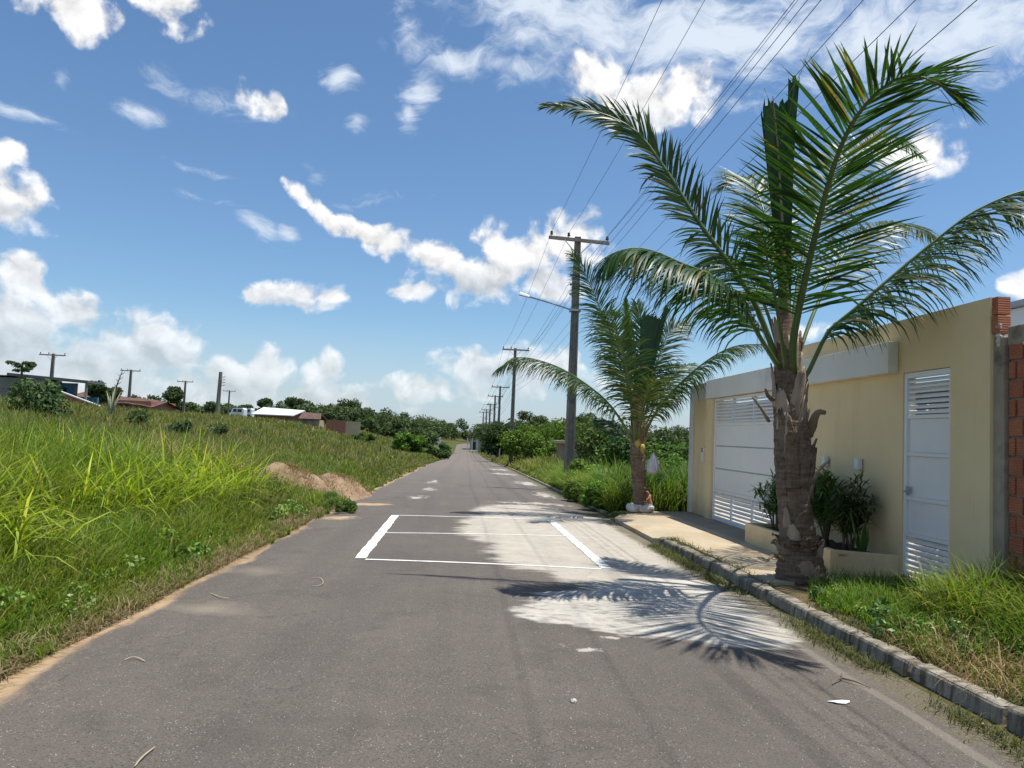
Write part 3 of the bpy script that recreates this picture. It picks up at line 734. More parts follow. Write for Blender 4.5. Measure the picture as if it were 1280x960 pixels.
for j, nm in enumerate(('leftmost overhead conductor, on the outer left insulators', 'overhead conductor on the middle insulators', 'overhead conductor on the right insulators')):
    p = [(INS[0][j][0]+(0, .05, -.0)[j], -6.0, 9.0)]+[q[j] for q in INS]; wire(p, .42, WR, nm)
for j, (dz, sg, nm) in enumerate(((-1.55, .30, 'upper of the three bare wires on the pole rack'), (-1.9, .27, 'middle of the three bare wires on the pole rack'), (-2.25, .24, 'lower of the three bare wires on the pole rack'))):
    z0 = 9.05+dz+.15
    p = [(3.95, -6, 7.38-.155*j)]+[(3.66 if k < 2 else 3.9, y, (9.05 if k == 0 else 8.86 if k == 1 else float(rz(y))+9.45)+dz) for k, y in enumerate(PY)]; wire(p, sg, .005, nm)
for j, (dz, zn, nm) in enumerate(((-2.7, 6.75, 'thin telephone cable, uppermost of the three low cables'), (-3.15, 6.1, 'thin telephone cable, middle one of the three low cables'), (-3.6, 5.55, 'thin telephone cable, lowest one passing right of the tall palm frond'))):
    p = [(3.98, -6, zn)]+[(3.98 if k < 2 else 4.2, y, (9.05 if k == 0 else 8.86 if k == 1 else float(rz(y))+9.45)+dz) for k, y in enumerate(PY)]; wire(p, .25, .0042, nm)

# poles far across the field
def on_az(px, py, dist):
    d = ray(px, py); t = dist/math.hypot(d[0], d[1]); return np.array([0, 0, EYE])+d*t
for (px, py, dist, cross, t) in ((67, 442, 88, True, 'far power pole rising behind the grey building at the left edge'), (164, 462, 110, True, 'far power pole behind the long low brick building'), (232, 476, 132, True, 'far power pole right of the long low brick building'),
                                 (287, 488, 165, True, 'smallest far power pole above the white-roofed shed'), (236, 0, 0, False, None)):
    if t is None: continue
    p = on_az(px, py, dist)
    make_pole(p[0], p[1], p[2], .34, .24, t, lamp=(px == 67), racks=False, group='power poles far across the field', arm=(1.25, 1.25))
p = on_az(276, 465, 105)
r = empty('utility_pole', (p[0], p[1], gz(p[0], p[1])), 'thick dark far pole without cross-arm between the far power poles', 'utility pole', 'power poles far across the field')
m = MB(); m.tube([(p[0]-.1, p[1], float(gz(p[0], p[1]))-.3), (p[0], p[1], p[2])], [.30, .22], 10); m.build('post', M_pole, r)
m = MB()
for k in range(4): m.tube([(p[0]+.25, p[1]-.2, p[2]-.7-k*.35), (p[0]+.7, p[1]-.2, p[2]-.6-k*.35)], .05, 6)
m.build('bracket', M_galv, r)

# ================================================================== PALMS
def catmull(P, n):
    P = np.array(P, float); Q = np.vstack([2*P[0]-P[1], P, 2*P[-1]-P[-2]]); out = []
    segs = len(P)-1
    for s in np.linspace(0, segs-1e-6, n):
        i = int(s); t = s-i; a, b, c, d = Q[i], Q[i+1], Q[i+2], Q[i+3]
        out.append(.5*((2*b)+(-a+c)*t+(2*a-5*b+4*c-d)*t*t+(-a+3*b-3*c+d)*t**3))
    return np.array(out)
def frond(parent, pts, L=.8, n=62, droop=.6, t0=.25, hint=(0, 0, 1), seed=0, col=(.030, .062, .014), r0=.03, lift=.15, wid=.029, young=0.0, ang=(68, 24), label=None, ragged=.12):
    rg_ = random.Random(seed)
    C_ = catmull(pts, 90); seg = np.linalg.norm(np.diff(C_, axis=0), axis=1); s = np.concatenate([[0], np.cumsum(seg)]); s /= s[-1]
    hint = np.array(hint, float); V = []; Q = []; Tt = []; TI = []
    def pt(t):
        p = np.array([np.interp(t, s, C_[:, k]) for k in range(3)]); e = .02
        a = np.array([np.interp(min(1, t+e), s, C_[:, k]) for k in range(3)]); b = np.array([np.interp(max(0, t-e), s, C_[:, k]) for k in range(3)])
        T_ = a-b; return p, T_/np.linalg.norm(T_)
    K = 5
    for side in (-1, 1):
        for i in range(n):
            t = t0+(1-t0)*(i+rg_.uniform(-.3, .3))/(n-1); t = min(max(t, t0), 1)
            if rg_.random() < .03: continue
            p, T_ = pt(t); S = np.cross(T_, hint); S /= np.linalg.norm(S)+1e-9; N = np.cross(S, T_); 
            if N[2] < 0 and abs(hint[2]) > .5: N = -N
            u = (t-t0)/(1-t0)
            a = R(ang[0]*(1-u)+ang[1]*u+rg_.gauss(0, 6))
            d = T_*math.cos(a)+S*side*math.sin(a)+N*(lift*(1-.4*u)+rg_.uniform(-.10, .10)); d /= np.linalg.norm(d)
            prof = (.55+.45*math.sin(math.pi*min(1, u*1.35+.12))) if u < .55 else (1.0-.72*((u-.55)/.45)**1.25)
            ln = L*prof*rg_.uniform(1-ragged, 1.04); w_ = wid*(.75+.25*prof)*rg_.uniform(.8, 1.15)
            dr = droop*rg_.uniform(.55, 1.45)+(rg_.uniform(1.0, 2.6) if rg_.random() < .07 else 0)
            q = p.copy(); tw = rg_.uniform(-.35, .35)
            g_ = rg_.uniform(.7, 1.3); yel = young+max(0, rg_.gauss(0, .12))
            cc_ = (col[0]*g_*(1+2.2*yel), col[1]*g_*(1+1.1*yel), col[2]*g_)
            if rg_.random() < .03: cc_ = (.22, .16, .07)
            b = len(V)
            for k in range(K+1):
                f = k/K; prf = (.45, .95, 1.0, .82, .5, .03)[k]
                Wd = np.cross(d, N); Wd /= np.linalg.norm(Wd)+1e-9; Wd = Wd*math.cos(tw)+N*math.sin(tw)
                V.append(q-Wd*w_*.5*prf); V.append(q+Wd*w_*.5*prf); TI += [cc_, cc_]
                if k: Q.append((b+2*k-2, b+2*k-1, b+2*k+1, b+2*k))
                d = d+np.array([0, 0, -1.0])*dr*(.12+.5*f)*.42; d /= np.linalg.norm(d); q = q+d*ln/K
    nq = len(Q)
    mb = MB(); rad = [max(.006, r0*(1-.86*x)) for x in np.linspace(0, 1, 24)]
    mb.tube([pt(t)[0] for t in np.linspace(0, 1, 24)], rad, 7, cap=True, squash=.8)
    off = len(V)
    V = np.array(V); V = np.vstack([V, np.array(mb.v)])
    quads = np.array(Q+[tuple(off+i for i in f) for f in mb.f if len(f) == 4]); caps = [np.array([[off+i for i in f]]) for f in mb.f if len(f) != 4]
    nqq = len(quads); fm = [0]*nq+[1]*(nqq-nq)+[1]*len(caps)
    TI = np.array(TI+[(.1, .15, .03)]*len(mb.v))
    o = np_mesh('frond', V, [quads]+caps, [M_frond, M_petiole if young < .6 else M_petdry], fm, TI, parent)
    if label: o['label'] = label
    return o
def W(lst): return [at(*q) for q in lst]

# ---------------- big palm
def trunk_mesh(parent, path, rad, rings, name='trunk'):
    """path (px,py,Y) bottom to top; ringed, uneven"""
    P_ = catmull(path, rings*4); n = 36; V = []; Q = []
    rr = np.interp(np.linspace(0, 1, len(P_)), np.linspace(0, 1, len(rad)), rad)
    ph = rng.uniform(0, 6.28, 8)
    for i, p in enumerate(P_):
        ringstep = (i % 4)/4.0
        for k in range(n):
            a = 2*math.pi*k/n
            r = rr[i]*(1+(.11 if i < 34 else .06)*(ringstep-.4)+.05*math.sin(3*a+ph[0]+i*.07)+.04*math.sin(5*a+ph[1]-i*.11)+.03*math.sin(11*a+ph[2]+i*.5)+random.uniform(-.022, .022))
            V.append((p[0]+r*math.cos(a), p[1]+r*math.sin(a), p[2]+.012*math.sin(2*a+i)))
        if i:
            for k in range(n): q = (i-1)*n; Q.append((q+k, q+(k+1) % n, q+n+(k+1) % n, q+n+k))
    return np_mesh(name, V, [np.array(Q), np.array([[ (len(P_)-1)*n+k for k in range(n)]])], M_trunk, parent=parent, smooth=False)
def sheath(parent, base, up, width, length, curl, mat, seed, name='leaf_sheath'):
    """a dry fibrous leaf base: a curved flap hugging the trunk, its free end peeling off"""
    q = random.Random(seed); base = np.array(base, float); out = np.array([up[0], up[1], 0.]); out /= np.linalg.norm(out)+1e-9
    sd_ = np.array([-out[1], out[0], 0]); V = []; Q = []; nu, nv = 7, 8
    for j in range(nv+1):
        v = j/nv
        c_ = base+np.array([0, 0, 1])*length*v*math.cos(curl*v)+out*(length*math.sin(curl*v)*v*.8+.01)+sd_*q.uniform(-.006, .006)
        wd = width*(1-.55*v**1.3)*(1 if j < nv else .6)
        for i in range(nu+1):
            u = i/nu*2-1
            V.append(c_+sd_*wd*u*.5-out*(abs(u)**2*wd*.35)*(1-.6*v)+np.array([0, 0, q.uniform(-.5, .5)*.05 if j == nv else q.uniform(-.006, .006)])+out*q.uniform(-.006, .008))
    for j in range(nv):
        for i in range(nu): a = j*(nu+1)+i; Q.append((a, a+1, a+nu+2, a+nu+1))
    o = np_mesh(name, V, [np.array(Q)], mat, parent=parent, smooth=True)
    s_ = o.modifiers.new('solid', 'SOLIDIFY'); s_.thickness = .008
    return o
PA = at(1000, 716, 9.0)
PA[2] = float(side_z(PA[0], 9.0))
palmA = empty('palm_tree', PA, 'big coconut palm with ragged brown trunk at the kerb in front of the yellow house', 'palm tree', 'palms in front of the house')
yA = 9.0
tp = [PA+np.array([0, 0, -.15]), PA+np.array([-.01, 0, .12]), at(996, 660, yA), at(991, 600, yA), at(987, 545, yA), at(985, 500, yA), at(984, 462, yA)]
trunk_mesh(palmA, tp, [.31, .28, .215, .185, .18, .175, .16, .13], 26)
cA = at(984, 470, yA)
# short stump of leaf bases around the crown
def ringpt(z, ang, r): 
    Pz = np.array([np.interp(z, [p[2] for p in tp], [p[k] for p in tp]) for k in range(2)])
    return np.array([Pz[0]+r*math.cos(ang), Pz[1]+r*math.sin(ang), z])
q = random.Random(5)
ztop = tp[-1][2]
for k in range(34):
    z = q.uniform(1.1, ztop-.35) if k > 9 else q.uniform(.15, 1.1); a = q.uniform(0, 6.28) if k % 3 == 0 else q.uniform(-2.9, -.4)
    r_ = float(np.interp(z, [0, .6, 1.5, 2.6], [.285, .222, .195, .165]))
    up = (math.cos(a), math.sin(a))
    sheath(palmA, ringpt(z-.08, a, r_), up, q.uniform(.12, .26), q.uniform(.28, .6) if z > 1 else q.uniform(.12, .25), q.uniform(.0, .13) if k % 9 else q.uniform(.3, .6), M_sheath if q.random() < .6 else M_trunk, k)
def stub(parent, pts, r, mat=None, name='leaf_stub'):
    m = MB(); m.tube(catmull(pts, 10), list(np.linspace(r, r*.35, 10)), 7, squash=.5, jit=.12); return m.build(name, mat or M_petdry, parent, smooth=True)
stub(palmA, W([(961, 527, 8.85), (952, 512, 8.8), (940, 496, 8.75)]), .03)
stub(palmA, W([(1010, 545, 8.9), (1016, 530, 8.85), (1022, 516, 8.8), (1032, 516, 8.8)]), .07)
stub(palmA, W([(1010, 575, 8.9), (1016, 560, 8.85), (1021, 548, 8.8)]), .035)
stub(palmA, W([(966, 500, 8.9), (960, 494, 8.88), (957, 486, 8.85)]), .055, M_trunk)
stub(palmA, W([(978, 700, 8.7), (968, 694, 8.65), (960, 700, 8.6)]), .05)
for k in range(18):
    a = 2*math.pi*k/18+.1*math.sin(k*5); sheath(palmA, ringpt(.40+.05*math.sin(k*2.1), a, .225), (math.cos(a), math.sin(a)), .13, .13, .75, M_trunk, 500+k)
# upright fibrous crown shaft
q = random.Random(11)
for k in range(16):
    a = 2*math.pi*k/16+q.uniform(-.2, .2)
    sheath(palmA, ringpt(ztop-.30+q.uniform(-.1, .12), a, .12), (math.cos(a), math.sin(a)), q.uniform(.12, .2), q.uniform(.5, .85), q.uniform(.0, .16), M_sheath if k % 2 else M_trunk, 100+k)
m = MB(); m.tube(W([(984, 480, 9.0), (983, 440, 9.0), (981, 400, 9.02), (979, 350, 9.03)]), [.16, .13, .085, .05], 14, jit=.08); m.build('crown_shaft', M_trunk, palmA)
b0 = (984, 462, 9.0)
GA = (.034, .086, .016)
frond(palmA, W([(975, 462, 9.0), (961, 423, 8.95), (941, 374, 8.9), (912, 330, 8.85), (873, 277, 8.8), (830, 209, 8.8), (791, 161, 8.85), (733, 136, 8.95), (684, 132, 9.0)]), L=.58, n=115, droop=.9, t0=.27, hint=(0, -1, .35), seed=1, col=(.042, .085, .016), r0=.042, ang=(52, 18))
frond(palmA, W([(974, 460, 8.9), (951, 423, 8.8), (922, 374, 8.65), (890, 345, 8.5), (854, 330, 8.4), (810, 312, 8.3), (778, 312, 8.2), (757, 330, 8.15)]), L=.98, n=175, droop=2.6, t0=.18, hint=(.1, -.12, 1), ang=(60, 30), lift=-.15, seed=2, col=GA, r0=.036)
frond(palmA, W([(992, 470, 8.9), (991, 432, 8.75), (1000, 380, 8.5), (1019, 295, 8.0), (1040, 215, 7.5), (1062, 160, 7.05), (1090, 122, 6.65), (1122, 98, 6.3), (1155, 97, 6.0), (1200, 122, 5.75)]), L=1.18, n=112, droop=.2, t0=.17, hint=(0, .35, .9), seed=3, col=(.027, .069, .018), r0=.05, lift=.06, wid=.034, ang=(74, 22))
frond(palmA, W([(1000, 480, 8.95), (1012, 462, 8.9), (1035, 415, 8.8), (1062, 392, 8.7), (1110, 350, 8.6), (1170, 300, 8.5), (1222, 262, 8.4), (1290, 236, 8.3), (1360, 240, 8.2)]), L=1.02, n=195, droop=2.0, t0=.14, hint=(-.1, -.15, 1), ang=(55, 25), lift=-.15, seed=4, col=(.032, .072, .016), r0=.036)
frond(palmA, W([(982, 445, 9.1), (974, 350, 9.4), (962, 290, 9.7), (946, 240, 10.1), (926, 222, 10.5), (900, 235, 10.9)]), L=.72, n=102, droop=.8, t0=.35, hint=(0, -.6, .8), seed=5, col=GA, r0=.034)
frond(palmA, W([(994, 455, 9.15), (1022, 380, 9.5), (1060, 310, 9.9), (1100, 283, 10.2), (1140, 282, 10.5), (1178, 305, 10.8)]), L=.75, n=102, droop=1.6, t0=.3, hint=(0, -.4, .9), seed=6, col=(.06, .09, .022), r0=.03)
frond(palmA, W([(986, 450, 9.1), (1002, 330, 9.6), (1032, 245, 10.2), (1075, 190, 10.9), (1115, 170, 11.5), (1150, 195, 12.0)]), L=.80, n=107, droop=1.1, t0=.35, hint=(.3, -.4, .8), seed=7, col=GA, r0=.034)
frond(palmA, W([(978, 455, 9.1), (955, 380, 9.5), (925, 330, 9.9), (900, 318, 10.2), (872, 330, 10.5)]), L=.85, n=80, droop=2.4, t0=.3, hint=(0, -.2, 1), lift=-.1, seed=8, col=GA, r0=.03)
frond(palmA, W([(982, 460, 8.8), (972, 390, 8.3), (960, 330, 7.9), (955, 300, 7.6), (946, 290, 7.3)]), L=.50, n=43, droop=.9, t0=.45, hint=(0, .3, .9), seed=9, col=GA, r0=.028)
# the young spear: pleated, still folded leaf
def spear(parent, lo, hi, w_lo, w_hi, n=12, col=(.018, .045, .012), seam=True, seed=0, frac=(.0, 1.0), flare=0.35):
    q = random.Random(seed); lo = np.array(lo); hi = np.array(hi); V = []; Q = []; TI = []; m_ = 16
    ax = hi-lo; axn = ax/np.linalg.norm(ax); sx_ = np.cross(axn, [0, -1, 0]); sx_ /= np.linalg.norm(sx_); fr_ = np.cross(axn, sx_)
    cols = 2*n+1; tops = [q.uniform(-.03, .02)+(.10 if c_ > cols*.72 else (-.05 if c_ < cols*.2 else 0)) for c_ in range(cols)]
    for j in range(m_+1):
        v = j/m_; wd = w_lo+(w_hi-w_lo)*v**1.25
        for c_ in range(cols):
            u = c_/(cols-1)*2-1; an = u*1.5
            x = math.sin(an)*wd*.5+(.10*max(0, u-.3)*v**4*flare*3); y_ = -math.cos(an)*wd*.30+(.012 if c_ % 2 else -.012)*(.4+v)
            V.append(lo+ax*(v*(1+tops[c_]*v))+sx_*x-fr_*y_); g_ = q.uniform(.8, 1.3)*(1.5 if c_ > cols*.72 else 1); TI.append((col[0]*g_, col[1]*g_, col[2]*g_))
        if j:
            for c_ in range(cols-1): a = (j-1)*cols+c_; Q.append((a, a+1, a+cols+1, a+cols))
    o = np_mesh('spear_leaf', V, [np.array(Q)], [M_frond], None, np.array(TI), parent); return o
sp = spear(palmA, at(984, 430, 9.05), at(973, 122, 9.1), .10, .44, 13, seed=3, col=(.018, .055, .010))
m = MB(); m.tube([at(985, 440, 8.98), at(979, 300, 8.93), at(972, 180, 8.90), at(966, 120, 8.90)], [.03, .016, .010, .005], 6); m.build('midrib', M_petdry, sp)
m = MB()
for (p0, p1) in (((985, 120, 8.8), (1012, 60, 8.7)), ((975, 180, 8.8), (995, 95, 8.7)), ((970, 160, 8.8), (955, 110, 8.7))): m.tube(W([p0, ((p0[0]+p1[0])/2+3, (p0[1]+p1[1])/2, 8.75), p1]), [.004, .003, .002], 5)
m.build('fibre', M_petiole, sp)
# dry grass and mulch tuft, rubble at the foot
# ---------------- small palm
yB = 17.5
PB = at(800, 637, yB); PB[2] = float(side_z(PB[0], yB))
palmB = empty('palm_tree', PB, 'smaller palm with a slim trunk growing out of a white tyre at the sidewalk end', 'palm tree', 'palms in front of the house')
tp = [PB+np.array([0, 0, -.1]), PB+np.array([0, 0, .1]), at(799, 600, yB), at(797, 565, yB), at(797, 540, yB)]
trunk_mesh(palmB, tp, [.17, .155, .15, .17, .13], 18)
q = random.Random(21); z1 = tp[-1][2]
def ringB(z, a, r):
    Pz = [np.interp(z, [p[2] for p in tp], [p[k] for p in tp]) for k in range(2)]; return np.array([Pz[0]+r*math.cos(a), Pz[1]+r*math.sin(a), z])
for k in range(22):
    a = q.uniform(0, 6.28); z = q.uniform(1.15, z1+.1)
    sheath(palmB, ringB(z, a, .14), (math.cos(a), math.sin(a)), q.uniform(.12, .2), q.uniform(.3, .7), q.uniform(.02, .35), (M_petdry, M_sheath, M_trunk)[k % 3], 300+k)
m = MB(); m.tube(W([(797, 560, yB), (797, 530, yB), (796, 490, yB)]), [.15, .13, .07], 12, jit=.08); m.build('crown_shaft', M_petdry, palmB)
gB = (.034, .085, .022); T0 = .22
frond(palmB, W([(793, 556, 17.45), (774, 522, 17.4), (750, 494, 17.3), (711, 466, 17.2), (679, 452, 17.1), (647, 447, 17.0), (622, 462, 16.9)]), L=.92, n=150, droop=2.0, t0=.20, hint=(.1, -.18, 1), lift=-.1, seed=21, col=(.04, .08, .022), r0=.04, wid=.029)
frond(palmB, W([(794, 552, 17.6), (788, 500, 17.9), (774, 439, 18.2), (754, 395, 18.4), (735, 350, 18.5), (716, 318, 18.6)]), L=.85, n=96, droop=1.20, t0=.3, hint=(0, -1, .3), seed=22, col=gB, r0=.04, wid=.029)
frond(palmB, W([(795, 550, 17.3), (788, 490, 16.9), (776, 430, 16.4), (762, 395, 15.9), (748, 388, 15.4)]), L=.85, n=103, droop=1.35, t0=.22, hint=(0, .5, .9), seed=23, col=(.035, .07, .03), r0=.04, wid=.029)
frond(palmB, W([(798, 548, 17.6), (803, 470, 17.8), (802, 410, 18.0), (796, 380, 18.2)]), L=.80, n=92, droop=0.83, t0=.25, hint=(0, -1, .2), seed=24, col=gB, r0=.036, wid=.031)
frond(palmB, W([(800, 550, 17.6), (814, 485, 17.8), (826, 439, 18.0), (838, 415, 18.2), (860, 404, 18.4)]), L=.85, n=92, droop=0.90, t0=.25, hint=(0, -.9, .5), seed=25, col=(.045, .08, .025), r0=.036, wid=.029)
frond(palmB, W([(801, 553, 17.4), (817, 520, 17.3), (837, 493, 17.2), (867, 464, 17.0), (896, 443, 16.8), (922, 432, 16.6), (952, 430, 16.4)]), L=.88, n=150, droop=2.0, t0=.18, hint=(-.1, -.18, 1), lift=-.1, seed=26, col=(.05, .085, .022), r0=.038, wid=.029)
frond(palmB, W([(798, 548, 17.2), (806, 500, 16.7), (818, 478, 16.2), (835, 478, 15.8)]), L=.7, n=80, droop=1.05, t0=.2, hint=(0, .5, .9), seed=27, col=(.06, .09, .035), r0=.03, wid=.029)
frond(palmB, W([(796, 550, 17.8), (782, 470, 18.2), (770, 420, 18.6), (752, 405, 19.0)]), L=.8, n=80, droop=1.35, t0=.3, hint=(0, -.5, .9), seed=28, col=gB, r0=.03, wid=.029)
frond(palmB, W([(800, 548, 17.9), (822, 500, 18.3), (845, 465, 18.7), (868, 455, 19.1)]), L=.75, n=80, droop=1.35, t0=.3, hint=(0, -.5, .9), seed=29, col=gB, r0=.03, wid=.029)
frond(palmB, W([(794, 556, 17.7), (778, 545, 17.9), (762, 530, 18.1), (745, 525, 18.3)]), L=.45, n=55, droop=2.40, t0=.3, hint=(0, -.5, .9), seed=30, col=gB, r0=.025, wid=.035)
frond(palmB, W([(790, 520, 17.4), (786, 440, 17.3), (782, 375, 17.2)]), L=.34, n=74, droop=0.30, t0=.55, hint=(0, -1, .2), seed=31, col=(.10, .19, .02), r0=.03, wid=.029, ang=(20, 8), label='young bright yellow-green frond standing upright')
spear(palmB, at(800, 520, 17.4), at(818, 392, 17.5), .15, .62, 11, col=(.016, .045, .014), seed=8, flare=.1)
m = MB()
for k in range(2): p = at(797+6*k, 555+7*k, 17.36); m.tube([p+np.array([0, 0, .13]), p+np.array([0, -.02, .10]), p+np.array([0, -.02, 0]), p-np.array([0, 0, .10])], [.02, .06, .07, .02], 9)
m.build('coconut', simple('young_coconut', (.38, .30, .05), (.48, .36, .08), .5, 6), palmB, smooth=True)
# tyre
ty = MB(); R_, r_ = .255, .078; V = []; F = []; nu, nv = 48, 12
for i in range(nu):
    for j in range(nv):
        a = 2*math.pi*i/nu; b = 2*math.pi*j/nv; rr = r_*(1.0+(.05 if i % 2 and math.cos(b) > .1 else 0)); zz = math.sin(b)
        V.append((PB[0]+(R_+rr*1.0*math.cos(b)*.85)*math.cos(a), PB[1]+(R_+rr*math.cos(b)*.85)*math.sin(a), PB[2]+.095+rr*1.12*zz))
        F.append((i*nv+j, ((i+1) % nu)*nv+j, ((i+1) % nu)*nv+(j+1) % nv, i*nv+(j+1) % nv))
ty.add(V, F); tag(ty.build('tyre', simple('whitewash', (.62,.60,.55), (.74,.72,.68), .85, 9, 8, .004, c3=(.30,.27,.22)), smooth=False), 'old whitewashed tyre lying around the foot of the smaller palm', 'tyre')
# hanging bag
c0 = at(817, 566, 17.2); bg_ = MB(); V = []; F = []
prof = [(.0, .015), (-.05, .03), (-.10, .07), (-.18, .115), (-.28, .135), (-.38, .14), (-.44, .12), (-.47, .04)]
for i, (dz, rr) in enumerate(prof):
    for k in range(18): a = 2*math.pi*k/18; r2 = rr*(1+.10*math.sin(5*a+i)+random.uniform(-.03, .03)); V.append((c0[0]+r2*math.cos(a), c0[1]+.7*r2*math.sin(a), c0[2]+dz))
    if i:
        for k in range(18): q_ = (i-1)*18; F.append((q_+k, q_+18+k, q_+18+(k+1) % 18, q_+(k+1) % 18))
F.append(tuple(range(17, -1, -1))); F.append(tuple(7*18+k for k in range(18)))
bg_.add(V, F); bo = bg_.build('plastic_bag', simple('grey_bag', (.42,.42,.47), (.58,.58,.63), .45, 14, 6, .01, 20), smooth=True)
tag(bo, 'pale grey plastic bag hanging on a string beside the smaller palm trunk', 'bag')
m = MB(); m.tube([c0, c0+np.array([-.02, .02, .12]), at(811, 520, 17.25)], .006, 5); m.build('string', M_petdry, bo)
# broken terracotta pot
c0 = at(811, 631, 17.9); c0[2] = float(side_z(c0[0], 17.7)); pt_ = MB(); V = []; F = []
ax = np.array([-.6, -.25, .75]); ax /= np.linalg.norm(ax); u_ = np.cross(ax, [0, 1, 0]); u_ /= np.linalg.norm(u_); v_ = np.cross(ax, u_)
for i, (h_, rr) in enumerate(((0, .10), (.12, .135), (.24, .155), (.245, .175), (.29, .178), (.29, .15), (.1, .11))):
    for k in range(16): a = 2*math.pi*k/16; j_ = (.03 if i in (3, 4, 5) and 3 < k < 8 else 0); V.append(c0+np.array([0, 0, .12])+ax*(h_-j_*2)+(u_*math.cos(a)+v_*math.sin(a))*rr)
    if i:
        for k in range(16): q_ = (i-1)*16; F.append((q_+k, q_+(k+1) % 16, q_+16+(k+1) % 16, q_+16+k))
F.append(tuple(range(15, -1, -1)))
pt_.add(V, F); tag(pt_.build('clay_pot', simple('terracotta', (.48,.20,.11), (.58,.29,.18), .85, 8)), 'tipped orange clay pot behind the white tyre', 'pot')
# shrubs in the planter
def whorl_shrub(loc, h, stems, spread, seed, label, leaf=.20, col=(.085, .17, .04), dens=90):
    q = random.Random(seed); r = empty('shrub', loc, label, 'shrub', 'shrubs in the yellow planter')
    sm = MB(); V = []; Q = []; TI = []
    for s_i in range(stems):
        a = q.uniform(0, 6.28); rr = q.uniform(.02, .07); b = np.array([loc[0]+rr*math.cos(a), loc[1]+rr*1.3*math.sin(a), loc[2]-.02])
        tip = b+np.array([q.uniform(-.5, .35)*spread, q.uniform(-1, 1)*spread, h*q.uniform(.7, 1.05)]); mid = (b+tip)/2+np.array([q.uniform(-.04, .04), q.uniform(-.05, .05), .05])
        C_ = catmull([b, mid, tip], 9); sm.tube(C_, list(np.linspace(.017, .006, 9)), 6)
        for k in range(dens):
            t = q.uniform(.25, 1)**.8; p = np.array([np.interp(t, np.linspace(0, 1, 9), C_[:, c_]) for c_ in range(3)])
            p = p+np.array([q.gauss(0, .05), q.gauss(0, .06), q.gauss(0, .03)])
            az = q.uniform(0, 6.28); el = q.uniform(-.2, 1.1); d = np.array([math.cos(az)*math.cos(el), math.sin(az)*math.cos(el), math.sin(el)])
            ln = leaf*q.uniform(.6, 1.2); g_ = q.uniform(.6, 1.5); cl = (col[0]*g_, col[1]*g_, col[2]*g_); bb = len(V)
            for j in range(4):
                wd = np.cross(d, [0, 0, 1]); wd /= np.linalg.norm(wd)+1e-9; ww_ = (.007, .014, .010, .001)[j]
                V += [p-wd*ww_, p+wd*ww_]; TI += [cl, cl]
                if j: Q.append((bb+2*j-2, bb+2*j-1, bb+2*j+1, bb+2*j))
                d = d+np.array([0, 0, -.22]); d /= np.linalg.norm(d); p = p+d*ln/3
    sm.build('stem', M_bark, r, smooth=True); np_mesh('foliage', V, [np.array(Q)], M_leaf, None, np.array(TI), r)
whorl_shrub((4.92, 11.85, .30), .85, 6, .45, 1, 'shrub with narrow leaves in the planter, left of the big palm trunk', dens=150)
whorl_shrub((4.98, 10.95, .30), .98, 7, .34, 2, 'bushy narrow-leaved shrub in the planter just right of the big palm trunk', col=(.09, .18, .04), dens=150)
whorl_shrub((4.98, 10.25, .30), 1.04, 8, .34, 3, 'tallest dark narrow-leaved shrub in the middle of the planter', dens=170)
whorl_shrub((4.98, 9.72, .30), .92, 7, .24, 4, 'dark reddish-green shrub in the planter nearest the side door', col=(.09, .12, .04), dens=150)
# upright strap-leaved plant
r = empty('strap_plant', (5.0, 9.42, .30), 'small upright plant with stiff sword leaves at the door end of the planter', 'plant'); V = []; Q = []; TI = []; q = random.Random(9)
for k in range(16):
    a = q.uniform(0, 6.28); d = np.array([math.cos(a)*.22, math.sin(a)*.22, 1.0]); p = np.array([5.0, 9.42, .28])+d*[.15, .15, 0]; ln = q.uniform(.25, .62); g_ = q.uniform(.8, 1.4); bb = len(V)
    for j in range(4):
        wd = np.array([-math.sin(a), math.cos(a), 0])*(.018, .022, .016, .002)[j]; V += [p-wd, p+wd]; TI += [(.05*g_, .11*g_, .02*g_)]*2
        if j: Q.append((bb+2*j-2, bb+2*j-1, bb+2*j+1, bb+2*j))
        p = p+d*ln/3
np_mesh('foliage', V, [np.array(Q)], M_leaf, None, np.array(TI), r)

